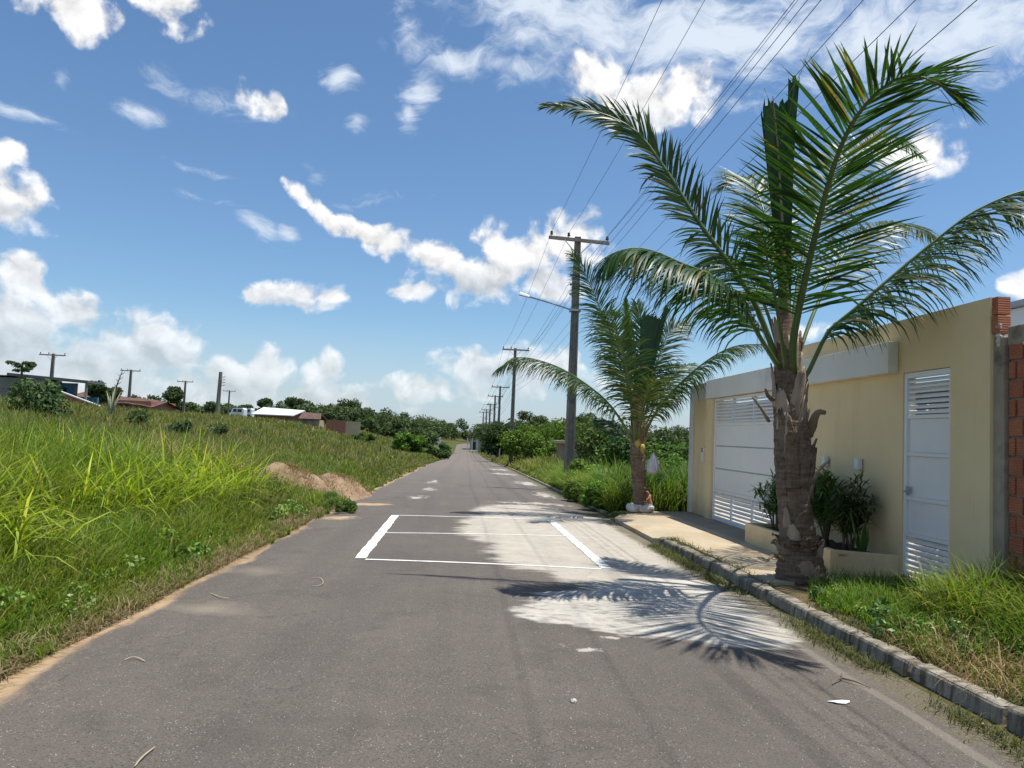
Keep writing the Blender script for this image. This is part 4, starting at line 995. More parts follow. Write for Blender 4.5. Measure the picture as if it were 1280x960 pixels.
# ================================================================== GRASS (vectorised blades)
def blades(name, xy, h, wd, col, lean=.35, bend=.9, mat=None, label=None, cat='grass', S=4, zoff=0.0, zfun=None, wind=(0.15, -.1)):
    n = len(xy); x, y = xy[:, 0], xy[:, 1]
    z = (zfun or gz)(x, y)+zoff
    az = rng.uniform(0, 2*np.pi, n); ln = np.abs(rng.normal(0, lean, n)); bd = bend*rng.uniform(.3, 1.6, n)
    d = np.stack([np.cos(az)*ln+wind[0]*rng.uniform(0, 1, n), np.sin(az)*ln+wind[1]*rng.uniform(0, 1, n), np.ones(n)], 1); d /= np.linalg.norm(d, axis=1)[:, None]
    hz = np.stack([np.cos(az), np.sin(az), np.zeros(n)], 1)
    fa = az+np.pi/2+rng.normal(0, .5, n); wv = np.stack([np.cos(fa), np.sin(fa), np.zeros(n)], 1)
    p = np.stack([x, y, z], 1); V = np.zeros((n, 2*S+1, 3), np.float32); prof = np.array([.7, 1, .9, .62, .35])[:S]
    for k in range(S+1):
        if k == S: V[:, 2*S] = p
        else: V[:, 2*k] = p-wv*(wd*prof[k]*.5)[:, None]; V[:, 2*k+1] = p+wv*(wd*prof[k]*.5)[:, None]
        f = (k+1)/S
        d = d+(hz*.55-np.array([0, 0, 1.0])*.75*f)*(bd*f*.55)[:, None]; d /= np.linalg.norm(d, axis=1)[:, None]
        p = p+d*(h/S)[:, None]
    b = (np.arange(n)*(2*S+1))[:, None]
    q = np.concatenate([b+np.array([[2*k, 2*k+1, 2*k+3, 2*k+2]]) for k in range(S-1)]); t = b+np.array([[2*S-2, 2*S-1, 2*S]])
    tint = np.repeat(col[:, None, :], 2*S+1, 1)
    tint = tint*np.linspace(.75, 1.12, 2*S+1)[None, :, None]          # tint is darker at the stem, paler at the tip
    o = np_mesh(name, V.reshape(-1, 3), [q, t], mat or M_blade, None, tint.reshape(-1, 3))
    return tag(o, label, cat, kind='stuff') if label else o
def scatter(n, rmin, rmax, amin, amax, power=1.0):
    """points in a wedge seen from the road, denser close by"""
    u = rng.uniform(0, 1, n); r = (rmin**power+(rmax**power-rmin**power)*u)**(1/power) if power else rmin*(rmax/rmin)**u
    a = np.radians(rng.uniform(amin, amax, n)); return np.stack([r*np.sin(a), r*np.cos(a)], 1), r
def mound_mask(x, y): return np.maximum(1-np.hypot((x+4.1)/1.3, (y-18.6)/1.3), 1-np.hypot((x+3.35)/1.1, (y-21.8)/2.4))
def colours(x, y, n, base=((.16, .25, .022), (.10, .185, .02), (.21, .235, .04), (.065, .13, .018))):
    a = wob(x, y, 2.2)+rng.normal(0, .35, n); t = np.clip(.5+.45*a, 0, .999)*3; i = t.astype(int); f = (t-i)[:, None]; B = np.array(base)
    c_ = B[i]*(1-f)+B[np.minimum(i+1, 3)]*f; c_ = c_*rng.uniform(.65, 1.35, n)[:, None]
    dry = rng.uniform(0, 1, n) < (.06+.05*np.clip(wob(x, y, 5), 0, 1)); c_[dry] = np.array([.33, .27, .12])*rng.uniform(.6, 1.2, dry.sum())[:, None]
    return c_
def left_h(x, y):
    dl = -2.95-x
    near = .14+.42*sstep(0, .8, dl)+.55*sstep(.9, 2.6, dl)+(.32*np.clip(wob(x, y, 1.6), -1, 1)+.12*wob(x, y, .5))*sstep(.6, 2.5, dl)+.06*wob(x, y, .4)
    far = .12+.38*sstep(0, 1.5, dl)+.22*sstep(2, 6, dl)+.14*wob(x, y, 4)*sstep(1, 3, dl)
    t = sstep(15.5, 19, y); h = near*(1-t)+far*t
    return np.clip(h, .06, 1.6)
def left_field(n, rmin, rmax, wf, power, hs=1.0, amin=-48, amax=2, jitter=.3):
    xy, r = scatter(n, rmin, rmax, amin, amax, power); x, y = xy[:, 0], xy[:, 1]
    edge = -2.84+.15*wob(x*0, y, 1.3)+.09*wob(x, y, .3)-(rng.uniform(0, 1, n)**3)*.3*0
    k = (x < edge) & (mound_mask(x, y) < .38) & ~((y > 57) & (x < -28)); xy = xy[k]; r = r[k]; x, y = xy[:, 0], xy[:, 1]
    h = left_h(x, y)*rng.uniform(.45, 1.25, len(x))*hs; wd = wf*r*rng.uniform(.6, 1.4, len(x))
    return xy, h, wd, x, y
PARTS = []
xy, h, wd, x, y = left_field(150000, 4.2, 13, .00135, 1.0)
blades('tall_grass', xy, h, np.clip(wd, .005, .03), colours(x, y, len(x)), .38, .8, label='tall bright green grass thicket filling the near left roadside')
xy, h, wd, x, y = left_field(120000, 12.5, 34, .0013, .6, amin=-45)
blades('field_grass', xy, h*1.05, wd, colours(x, y, len(x), ((.125,.185,.03),(.09,.15,.022),(.16,.17,.045),(.075,.12,.022))), .4, .8, label='knee-high green grass across the middle of the left field')
xy, h, wd, x, y = left_field(130000, 33, 150, .0016, .3, amin=-42)
blades('meadow_grass', xy, h*1.15, wd, colours(x, y, len(x), ((.13,.165,.035),(.11,.145,.03),(.175,.165,.065),(.09,.125,.03))), .4, .7, label='far meadow grass stretching to the houses on the left', S=3)
# broad arching clumps and brown seed tops inside the left thicket
def clumps(name, centres, per, hr, wr, base, label, lean=.5, bend=1.2, mat=None, cat='grass', sp=.18, kw=None):
    C_ = np.repeat(np.array(centres, float), per, 0); xy = C_[:, :2]+rng.normal(0, sp, (len(C_), 2))
    h = rng.uniform(hr[0], hr[1], len(C_)); wd = rng.uniform(wr[0], wr[1], len(C_)); c_ = np.array(base)[None, :]*rng.uniform(.6, 1.4, len(C_))[:, None]*np.array([1, 1, 1])+0
    k = rng.uniform(0, 1, len(C_)) < .15; c_[k] = c_[k]*np.array([1.6, 1.25, .9])
    return blades(name, xy, h, wd, c_, lean, bend, mat, label, cat, S=4, **(kw or {}))
cl = []
for _ in range(190):
    yy = random.uniform(6.5, 15.5); xx = -random.uniform(4.0, 10.5); cl.append((xx, yy))
clumps('reed_grass', cl, 46, (.85, 1.6), (.016, .034), (.25, .33, .03), 'broad yellow-green arching blades rising above the left thicket',   .42, 1.5)
cl = [(-6.0+random.gauss(0, .3), 15.6+random.gauss(0, .4)) for _ in range(6)]+[(-4.95+random.gauss(0, .15), 15.6+random.gauss(0, .3)) for _ in range(3)]
clumps('dry_stalks', cl, 55, (.9, 1.5), (.010, .020), (.46, .33, .19), 'clump of dead straw-coloured stalks in the left thicket', .35, 1.0, M_dry)
cl = [(-random.uniform(6, 34), random.uniform(20, 75)) for _ in range(200)]
clumps('seeding_grass', cl, 24, (.6, 1.15), (.012, .03), (.24, .20, .09), 'brownish seeding grass scattered over the left field', .3, .7, M_dry, sp=.8)
# low straw along the left edge
n = 13000; y = rng.uniform(4.2, 18, n); x = -2.82-np.abs(rng.normal(0, .2, n))
blades('verge_straw', np.stack([x, y], 1), rng.uniform(.06, .26, n), rng.uniform(.004, .009, n), np.array([.34, .27, .15])*rng.uniform(.4, 1.1, n)[:, None], .9, 1.5, M_dry, 'trampled straw and dry roots along the left road edge')
n = 420; y = rng.uniform(5.5, 11.5, n); x = -3.3-rng.uniform(0, 3.2, n); z = gz(x, y)+left_h(x, y)*rng.uniform(.75, 1.0, n)+.03
V = []; Q = []
for k in range(n):
    s = random.uniform(.008, .016)
    for dx, dy, dz in ((-1, 0, -.3), (0, -1, .3), (1, 0, .3), (0, 1, -.1)): V.append((x[k]+dx*s, y[k]+dy*s, z[k]+dz*s*2))
    Q.append((4*k, 4*k+1, 4*k+2, 4*k+3))
tag(np_mesh('wildflowers', V, [np.array(Q)], simple('petal', (.85,.85,.75), (.9,.9,.82), .6, 5)), 'tiny white wildflowers dotted through the left roadside grass', 'flowers', kind='stuff')
def weeds(name, pts, label, seed, cols, leaf=.028):
    q = np.random.default_rng(seed); V = []; T_ = []; Q = []; n0 = 0
    for k, (x, y, s_) in enumerate(pts):
        z = float(gz(x, y)); c_ = [(x+q.normal(0, s_*.5), y+q.normal(0, s_*.5), z+s_*q.uniform(.2, 1.0)) for _ in range(3)]
        v, f, t = leaf_cloud(c_, [s_*.55]*3, 60, leaf*q.uniform(.7, 1.4), cols[k % len(cols)], seed+k, .9); V.append(v); T_.append(t); Q.append(f+n0); n0 += len(v)
    return tag(np_mesh(name, np.concatenate(V), [np.concatenate(Q)], M_leaf, None, np.concatenate(T_)), label, 'weeds', kind='stuff')
n = 9000; x = -3.9+rng.normal(0, .55, n); y = 17.2+rng.normal(0, .75, n); k = (x < -2.85) & (y < 18.6); x, y = x[k], y[k]; n = len(x)
blades('mound_weeds', np.stack([x, y], 1), rng.uniform(.12, .5, n), rng.uniform(.010, .02, n), colours(x, y, n), .55, 1.2, None, 'green weeds growing over the near foot of the earth mounds')
# ---- right side
def right_patch(name, n, xr, yr, hfun, wd, base, label, lean=.4, bend=.9, mat=None, S=4, cut=None):
    x = rng.uniform(xr[0], xr[1], n); y = rng.uniform(yr[0], yr[1], n)
    if cut is not None: k = cut(x, y); x, y = x[k], y[k]
    return blades(name, np.stack([x, y], 1), hfun(x, y)*rng.uniform(.5, 1.25, len(x)), rng.uniform(wd[0], wd[1], len(x)), colours(x, y, len(x), base), lean, bend, mat, label, S=S)
GB = ((.12,.22,.022),(.08,.17,.018),(.16,.23,.03),(.055,.115,.015))
right_patch('verge_grass', 34000, (3.52, 5.28), (2.4, 8.95), lambda x, y: np.clip(.09+.15*sstep(3.5, 4.2, x)+.25*sstep(6.8, 5.2, y)*sstep(3.9, 4.6, x)+.09*wob(x, y, .35), .04, 1), (.006, .012), GB, 'short green grass between the kerb and the yellow wall',
            cut=lambda x, y: (np.hypot(x-4.0, y-9.0) > .42) & (x+.12*wob(x, y, .8) > 3.60+.25*sstep(7.6, 8.6, y)) & (rng.uniform(0, 1, len(x)) < .35+.65*sstep(8.7, 7.6, y)) & ((y > 5.6) | (x > 4.15+.3*wob(x, y, .7)) | (rng.uniform(0, 1, len(x)) < .3)))
right_patch('thicket_grass', 15000, (4.25, 5.33), (3.4, 7.9), lambda x, y: .40+.36*sstep(7.6, 6.4, y)+.2*wob(x, y, .6), (.007, .017), ((.18,.27,.03),(.11,.20,.022),(.23,.25,.05),(.07,.14,.018)), 'tall green grass thicket in front of the brick wall on the right', .6, 1.3,
            cut=lambda x, y: (x > 4.35+.25*wob(y, x, .7)+.5*sstep(6.8, 7.9, y)))
n = 7500; x = rng.uniform(3.52, 4.9, n); y = 2.6+3.6*rng.uniform(0, 1, n)**1.3
blades('dry_grass', np.stack([x, y], 1), rng.uniform(.08, .42, n), rng.uniform(.003, .008, n), np.array([.40, .29, .15])*rng.uniform(.35, 1.15, n)[:, None], .95, 1.5, M_dry, 'matted dry straw behind the kerb in the lower right corner')
n = 20000; y = rng.uniform(3.0, 12.8, n); x = 3.27-np.abs(rng.normal(0, .09, n)); x = np.where(rng.uniform(0, 1, n) < .6, x, 3.52+rng.normal(0, .05, n))
k = wob(x*0, y, 1.1)+rng.normal(0, .3, n) > -.05; x, y = x[k], y[k]
blades('gutter_weeds', np.stack([x, y], 1), rng.uniform(.015, .12, len(x)), rng.uniform(.004, .009, len(x)), np.array([.12, .13, .05])*rng.uniform(.5, 1.3, len(x))[:, None], .9, 1.2, None, 'small weeds and debris in the right gutter against the kerb', zfun=lambda x, y: np.where(x < 3.4, rz(y)-.012, rz(y)+.1))
def rh(x, y): return .25+.55*sstep(0, 1.0, x-3.5)+.35*sstep(1.5, 5, x-3.5)+.15*wob(x, y, 2.2)
def rfield(n, y0, y1, pw, w0, hs, nm, label, base, S=4, xmax=1.0):
    y = (y0**pw+(y1**pw-y0**pw)*rng.uniform(0, 1, n))**(1/pw); x = 3.48+rng.uniform(0, 1, n)**1.3*(6+y*xmax)
    k = ~((y < 18.1) & (x > 3.2)) & ~((x > 13.2) & (y < 18)); x, y = x[k], y[k]
    blades(nm, np.stack([x, y], 1), rh(x, y)*rng.uniform(.5, 1.3, len(x))*hs, w0*y*rng.uniform(.6, 1.4, len(x)), colours(x, y, len(x), base), .4, .9, None, label, S=S)
rfield(60000, 18.1, 45, .6, .0012, 1.0, 'roadside_grass', 'green roadside grass beyond the smaller palm on the right', ((.14,.21,.03),(.10,.17,.022),(.17,.20,.04),(.07,.13,.02)), xmax=.35)
rfield(45000, 40, 170, .4, .0017, 1.1, 'verge_meadow', 'long grass along the right side of the distant road', ((.14,.18,.035),(.12,.155,.03),(.18,.18,.05),(.09,.125,.025)), 3, xmax=.3)
n = 16000; x = 3.5+np.abs(rng.normal(0, .75, n)); y = rng.uniform(18.3, 30, n); k = (y > 18.9) | (x < 3.9) ; k &= x < 6; x, y = x[k], y[k]; n = len(x)
blades('weedy_grass', np.stack([x, y], 1), (.75+.22*wob(x, y, .8)+.25*sstep(3.5, 4.3, x))*rng.uniform(.5, 1.2, n), rng.uniform(.012, .028, n), colours(x, y, n, ((.17,.27,.03),(.12,.22,.025),(.22,.27,.05),(.08,.16,.02))), .5, 1.3, None, 'bright bushy grass and weeds at the end of the sidewalk behind the white tyre')
# tall elephant-grass thicket behind the white tyre, up to the house corner
n = 9000; x = rng.uniform(3.9, 9.5, n); y = rng.uniform(18.6, 22.5, n)
blades('elephant_grass', np.stack([x, y], 1), (1.15+.3*wob(x, y, 1.5)+.15*sstep(19, 22, y))*rng.uniform(.5, 1.2, n), rng.uniform(.02, .045, n), colours(x, y, n, ((.07,.15,.022),(.05,.115,.018),(.11,.18,.03),(.04,.085,.014))), .35, 1.1, None, 'dense dark elephant grass behind the smaller palm beside the house corner')

# ================================================================== BUSHES AND TREES
def leaf_cloud(centres, radii, per, size, col, seed, flat=.75, var=.35):
    q = np.random.default_rng(seed); V = []; T_ = []
    for (c_, rad) in zip(centres, radii):
        n = per; u = q.normal(0, 1, (n, 3)); u /= np.linalg.norm(u, axis=1)[:, None]; rr = rad*q.uniform(.35, 1.0, n)**.6*q.uniform(.85, 1.12, n)
        p = np.array(c_)[None, :]+u*rr[:, None]*np.array([1, 1, flat])
        nr = u*.7+q.normal(0, .6, (n, 3))+np.array([0, 0, .35]); nr /= np.linalg.norm(nr, axis=1)[:, None]
        a = np.cross(nr, q.normal(0, 1, (n, 3))); a /= np.linalg.norm(a, axis=1)[:, None]; b = np.cross(nr, a)
        s = size*q.uniform(.6, 1.4, n)[:, None]
        quad = np.stack([p-a*s, p-b*s*.5+nr*s*.1, p+a*s, p+b*s*.5-nr*s*.1], 1); V.append(quad.reshape(-1, 3))
        g_ = q.uniform(.75, 1.25)*q.uniform(1-var, 1+var, n); cc_ = 1.25*np.array(col)[None, :]*g_[:, None]; T_.append(np.repeat(cc_, 4, 0))
    V = np.concatenate(V); T_ = np.concatenate(T_); Q = np.arange(len(V)).reshape(-1, 4); return V, Q, T_
_q = random.Random(77)
weeds('broadleaf_weeds', [(-3.15-abs(_q.gauss(0, .9)), _q.uniform(5, 16.5), _q.uniform(.08, .26)) for _ in range(70)], 'small broad-leaved weeds mixed into the left roadside grass', 41, ((.14,.23,.035),(.18,.26,.05),(.11,.19,.035)))
weeds('verge_weeds', [(_q.uniform(3.65, 5.2), _q.uniform(3.2, 8.2), _q.uniform(.06, .2)) for _ in range(70)], 'small broad-leaved weeds in the grass in front of the house', 42, ((.10,.18,.03),(.15,.22,.04),(.06,.12,.025)), .022)
def bush(name, loc, w_, h_, label, mat=None, cat='bush', col=(.05, .085, .02), clumps_=9, per=160, leaf=.12, seed=0, trunk=.0, group=None, stemr=.05, wy=None, flat=.8):
    q = random.Random(seed); loc = np.array(loc, float); r = empty(name, loc, label, cat, group); cs = []; rs = []; wy = wy or w_
    for k in range(clumps_):
        a = q.uniform(0, 6.28); rr = math.sqrt(q.uniform(0, 1))*.72; zz = trunk+(h_-trunk)*q.uniform(.18, .82)
        taper = 1-.5*max(0, (zz-trunk)/(h_-trunk)-.4)
        cs.append(loc+np.array([rr*math.cos(a)*w_/2*taper, rr*math.sin(a)*wy/2*taper, zz])); rs.append(q.uniform(.18, .34)*min(w_, h_-trunk)*1.05)
    V, Q, T_ = leaf_cloud(cs, rs, per, leaf, col, seed, flat)
    np_mesh('crown', V, [Q], mat or M_trees, None, T_, r)
    m = MB(); top = loc+np.array([0, 0, trunk+(h_-trunk)*.4]); m.tube([loc-np.array([0, 0, .3]), loc+(top-loc)*.5+np.array([.03, 0, 0]), top], [stemr, stemr*.8, stemr*.6], 7)
    for c_ in cs[:7]: m.tube([loc+(top-loc)*q.uniform(.3, .8), (top+c_)/2, c_], [stemr*.5, stemr*.35, stemr*.15], 5)
    m.build('trunk' if trunk > .3 else 'stem', M_bark, r, smooth=True); return r
def B(px, py, Y, w_, h_, label, **k):     # py: the foot, hidden or not; the foot is put on the ground
    p = at(px, py, Y); p[2] = float(gz(p[0], p[1])); return bush(k.pop('name', 'bush'), p, w_, h_, label, **k)
LB = 'shrubs dotted over the left field'
B(42, 510, 34, 2.6, 2.15, 'big leafy shrub in front of the grey building at the left edge', seed=1, col=(.06,.10,.04), clumps_=16, per=200, leaf=.10, group=LB, wy=2)
B(72, 505, 36, 1.6, 1.5, 'lower olive shrub just right of the big leafy shrub', seed=2, col=(.075,.09,.03), clumps_=10, per=140, leaf=.08, group=LB)
B(176, 520, 40, 1.4, 1.3, 'airy shrub in the field below the long brick building', seed=3, col=(.07,.10,.04), clumps_=8, per=90, leaf=.09, group=LB)
B(222, 528, 36, 1.9, 1.15, 'round dark shrub in the middle of the left field', seed=4, col=(.05,.085,.035), clumps_=12, per=140, leaf=.09, group=LB)
B(274, 530, 40, 1.4, 1.15, 'small shrub right of the round dark shrub', seed=5, col=(.06,.09,.04), clumps_=8, per=90, leaf=.08, group=LB)
B(304, 530, 48, 1.4, .95, 'smallest shrub in the left field, left of the white-roofed shed', seed=6, col=(.065,.095,.04), clumps_=7, per=80, leaf=.08, group=LB)
B(512, 545, 85, 4.8, 2.6, 'bright green rounded bush left of the road in the distance', seed=7, col=(.075,.14,.02), clumps_=22, per=240, leaf=.16, stemr=.1)
B(548, 548, 96, 4.2, 2.0, 'darker low bush right of the bright green one', seed=8, col=(.05,.085,.025), clumps_=16, per=200, leaf=.18, stemr=.1)
B(452, 545, 100, 6, 1.5, 'low spreading bush in front of the red roadside wall', seed=9, col=(.06,.09,.025), clumps_=18, per=130, leaf=.18, stemr=.1)
B(410, 630, 17.6, .6, .30, 'dark weedy bush between the two earth mounds', seed=10, mat=M_blade, col=(.10,.16,.04), clumps_=40, per=260, leaf=.020, stemr=.012, wy=1.6)
B(424, 642, 16.4, .9, .30, 'low dark green weed patch at the left road edge by the mounds', seed=11, mat=M_blade, col=(.09,.15,.035), clumps_=26, per=220, leaf=.018, stemr=.01, wy=1.8)
# right
B(672, 575, 62, 6.5, 3.7, 'broad mango-like tree with light green top right of the second pole', cat='tree', name='tree', seed=12, col=(.085,.14,.022), clumps_=30, per=620, leaf=.11, trunk=.4, stemr=.2)
B(700, 575, 74, 5.5, 4.6, 'yellowish rounded tree behind the nearest power pole', cat='tree', name='tree', seed=13, col=(.075,.11,.02), clumps_=22, per=480, leaf=.13, trunk=.4, stemr=.2)
B(628, 575, 92, 6.0, 4.6, 'dark tree between the distant power poles', cat='tree', name='tree', seed=14, col=(.035,.06,.018), clumps_=24, per=420, leaf=.15, trunk=.5, stemr=.2)
B(757, 585, 33, 3.2, 3.0, 'tall straggly shrub left of the smaller palm trunk', seed=15, col=(.085,.125,.035), clumps_=26, per=260, leaf=.08, stemr=.06)
B(778, 600, 27, 2.0, 2.1, 'dark shrub directly behind the smaller palm', seed=16, col=(.05,.09,.025), clumps_=16, per=260, leaf=.08, stemr=.05)
B(735, 600, 26, 1.6, 1.1, 'light green shrub mass beside the sidewalk end', seed=17, col=(.12,.20,.035), clumps_=20, per=300, leaf=.06, stemr=.04)
B(752, 632, 19.4, 1.1, .7, 'bushy weed clump at the end of the sidewalk, touching the road', seed=18, col=(.085,.16,.025), clumps_=22, per=480, leaf=.035, stemr=.03)
B(724, 615, 22.5, 1.2, .6, 'weed clump at the road edge further from the sidewalk', seed=19, col=(.13,.19,.04), clumps_=18, per=380, leaf=.04, stemr=.03)
B(835, 590, 30, 5.0, 1.9, 'dark hedge-like bush seen between the smaller palm and the house', seed=20, col=(.06,.11,.025), clumps_=24, per=260, leaf=.09, stemr=.05)
# far wood
def wood(name, spots, label, seed):
    q = random.Random(seed); cs = []; rs = []
    for (x, y, h_) in spots:
        g_ = float(gz(x, y)); k = 3
        for _ in range(k): cs.append((x+q.uniform(-3, 3), y+q.uniform(-2, 2), g_+h_*q.uniform(.25, .75))); rs.append(q.uniform(2.0, 3.4)*h_/8)
    V, Q, T_ = leaf_cloud(cs, rs, 260, .33, (.058, .085, .034), seed, .8, .45)
    return tag(np_mesh(name, V, [Q], M_trees, None, T_), label, 'trees', kind='stuff')
q = random.Random(3); sp_ = []
for k in range(330):
    az = q.uniform(-40, 60); 
    if -1.0 < az < -.05 and q.random() < .3: continue
    d = q.uniform(215, 300); hh = q.uniform(5, 8) if az > -14 else q.uniform(3.5, 5)
    if az < -8: d *= .82
    x = d*math.sin(R(az)); y = d*math.cos(R(az))
    if y < 235 and -6 < x < 6: continue
    sp_.append((x, y, hh))
wood('distant_wood', sp_, 'dark wooded skyline along the whole horizon', 5)
q = random.Random(4); sp_ = []
for k in range(90):
    az = q.uniform(2.0, 45); d = q.uniform(120, 190); x = d*math.sin(R(az)); y = d*math.cos(R(az)); sp_.append((x, y, q.uniform(5, 8.0)))
for k in range(30):
    az = q.uniform(-12, -2.5); d = q.uniform(150, 200); x = d*math.sin(R(az)); y = d*math.cos(R(az)); sp_.append((x, y, q.uniform(3.5, 5.5)))
wood('woodland_edge', sp_, 'nearer belt of dark trees right of the road', 6)
for k, (px, Y, hh, ww_, t) in enumerate(((433, 200, 8.2, 6, 'tallest rounded tree on the wooded skyline left of the road'), (370, 185, 6.5, 7, 'lone spreading tree behind the white-roofed shed'), (328, 190, 6.5, 3.5, 'slim tree on the skyline above the white-roofed shed'), (214, 120, 4.2, 2.8, 'dark rounded tree at the end of the long brick building'), (122, 78, 2.9, 4, 'low dark tree right of the grey building'),
                                       (735, 230, 11, 16, 'wide domed tree top on the skyline right of the nearest pole'), (662, 210, 11, 14, 'domed tree on the skyline between the second and nearest pole'))):
    B(px, 545, Y, ww_, hh, t, cat='tree', name='tree', seed=50+k, col=(.05,.075,.028), clumps_=20, per=260, leaf=.3 if Y > 150 else .16, trunk=hh*.3, stemr=.22)

# papaya tree at the left edge
p = at(27, 470, 56); g0 = float(gz(p[0], p[1])); r = empty('papaya_tree', (p[0], p[1], g0), 'small papaya tree with a bare stem rising above the grey building', 'tree')
m = MB(); m.tube([(p[0], p[1], g0-.3), (p[0], p[1], 5.2)], [.1, .07], 8)
for a in range(9): an = a*.7; m.tube([(p[0], p[1], 5.1), (p[0]+.35*math.cos(an), p[1]+.3*math.sin(an), 5.2-.02*a), (p[0]+.7*math.cos(an), p[1]+.6*math.sin(an), 4.95-.09*(a % 4))], .02, 5)
m.build('trunk', M_bark, r)
cs = [(p[0]+(.15+.55*(a % 3)/2+.1)*math.cos(a*.7), p[1]+.6*math.sin(a*.7), 5.15-.13*(a % 5)) for a in range(12)]
V, Q, T_ = leaf_cloud(cs, [.26]*len(cs), 60, .12, (.05,.08,.035), 3, .4); np_mesh('crown', V, [Q], M_trees, None, T_, r)
# dead agave
p = at(140, 500, 44); g0 = float(gz(p[0], p[1])); r = empty('agave', (p[0], p[1], g0), 'pale agave-like plant with a dry flower stalk above the left thicket', 'plant')
m = MB(); tps = [(.15, 2.75), (-.3, 2.45), (.45, 2.4), (-.1, 2.2), (.05, 2.45)]
for dx, zt_ in tps: m.tube([(p[0], p[1], g0), (p[0]+dx*.3, p[1], g0+(zt_-g0)*.6+.3), (p[0]+dx, p[1]-.05, zt_+.6)], [.08, .09, .01], 6, squash=.35)
m.build('leaf', simple('pale_agave', (.22,.25,.15), (.30,.32,.20), .6, 3), r, smooth=True)
m = MB(); m.tube([(p[0], p[1], g0), (p[0]+.2, p[1], 3.4), (p[0]+.45, p[1], 4.25)], [.05, .04, .015], 6)
for k in range(6): m.tube([(p[0]+.2+.04*k, p[1], 3.3+.14*k), (p[0]+.2+.04*k+(.2 if k % 2 else -.15), p[1], 3.45+.14*k)], [.025, .01], 5)
m.build('flower_stalk', M_bark, r)

# ================================================================== FAR BUILDINGS
def bl(n): return n
# grey building with blue veranda, left edge (Y about 60)
r = empty('building', (-37, 64, 2.2), 'grey flat-roofed building with a blue veranda and brick stair wall at the left edge', 'building')
m = MB(); m.hexa([(-52, 60, 1), (-31.9, 60, 1), (-31.9, 62.4, 1), (-52, 62.4, 1)], [(-52, 60, 4.35), (-31.9, 60, 4.25), (-31.9, 62.4, 4.25), (-52, 62.4, 4.35)]); m.build('wall', M_greywall, r)
m = MB(); m.hexa([(-34.7, 59.9, 4.40), (-28.75, 59.9, 4.12), (-28.75, 62.5, 4.12), (-34.7, 62.5, 4.4)], [(-34.7, 59.9, 4.62), (-28.75, 59.9, 4.30), (-28.75, 62.5, 4.3), (-34.7, 62.5, 4.62)]); m.box(-52.2, -34.72, 59.9, 62.5, 4.36, 4.43); m.build('roof', simple('dark_roof_slab', (.10,.10,.105), (.15,.15,.15), .8, 1), r)
m = MB(); m.box(-31.88, -30.2, 61.2, 61.35, 1.5, 4.1); m.build('veranda_wall', M_blue, r); m = MB(); m.box(-31.88, -29, 62.2, 62.4, 2.3, 3.1); m.build('parapet', M_blue, r)
m = MB(); m.box(-29.0, -28.85, 60.05, 60.2, 2.0, 4.1); m.box(-30.2, -30.05, 61.0, 61.15, 2.0, 4.1); m.build('post', M_greywall, r)
m = MB(); m.box(-31.6, -30.9, 61.15, 61.19, 2.6, 3.7); m.build('window', M_glass, r)
m = MB(); m.hexa([(-31.88, 59.6, 1), (-27.6, 59.6, 1), (-27.6, 59.85, 1), (-31.88, 59.85, 1)], [(-31.88, 59.6, 3.75), (-27.6, 59.6, 2.35), (-27.6, 59.85, 2.35), (-31.88, 59.85, 3.75)]); m.build('stair_wall', M_brickfar, r)
m = MB(); m.hexa([(-31.88, 59.58, 3.76), (-27.6, 59.58, 2.36), (-27.6, 59.87, 2.36), (-31.88, 59.87, 3.76)], [(-31.88, 59.58, 3.84), (-27.6, 59.58, 2.44), (-27.6, 59.87, 2.44), (-31.88, 59.87, 3.84)]); m.build('coping', M_lampwhite, r)
m = MB()
for x in (-46, -41.5): m.box(x, x+1.4, 59.93, 59.99, 2.6, 3.7)
m.build('window', M_glass, r)
# long low building with clay roof
_n0 = len(bpy.data.objects); r = empty('building', (-36, 87, 2.3), 'long low brick building with a sagging dark clay roof', 'building')
m = MB(); m.box(-40.0, -32, 85, 92, 1.5, 3.35); m.build('wall', M_brickfar, r)
m = MB(); V = []; F = []
for k in range(18):
    x = -40.6+9.0*k/17; d_ = random.uniform(-.08, .06); zz = 4.0-.045*k
    V += [(x, 84.6, zz-.45+d_), (x, 88.5, zz+.25+d_), (x, 92.5, zz-.45)]
    V += [(x, 84.6, zz-.60+d_), (x, 88.5, zz+.10+d_), (x, 92.5, zz-.60)]
for k in range(17):
    a = 6*k
    F += [(a, a+6, a+7, a+1), (a+1, a+7, a+8, a+2), (a+3, a+4, a+10, a+9), (a+4, a+5, a+11, a+10), (a, a+3, a+9, a+6), (a+2, a+8, a+11, a+5)]
F += [(0, 1, 4, 3), (1, 2, 5, 4)]; m.add(V, F); m.build('roof', M_roofr, r)
m = MB(); m.box(-38.6, -37.4, 84.94, 84.99, 2.3, 3.1); m.box(-35.2, -34.2, 84.94, 84.99, 2.3, 3.1); m.build('window', M_glass, r); r.location.x -= 2.0; r.location.z += .15
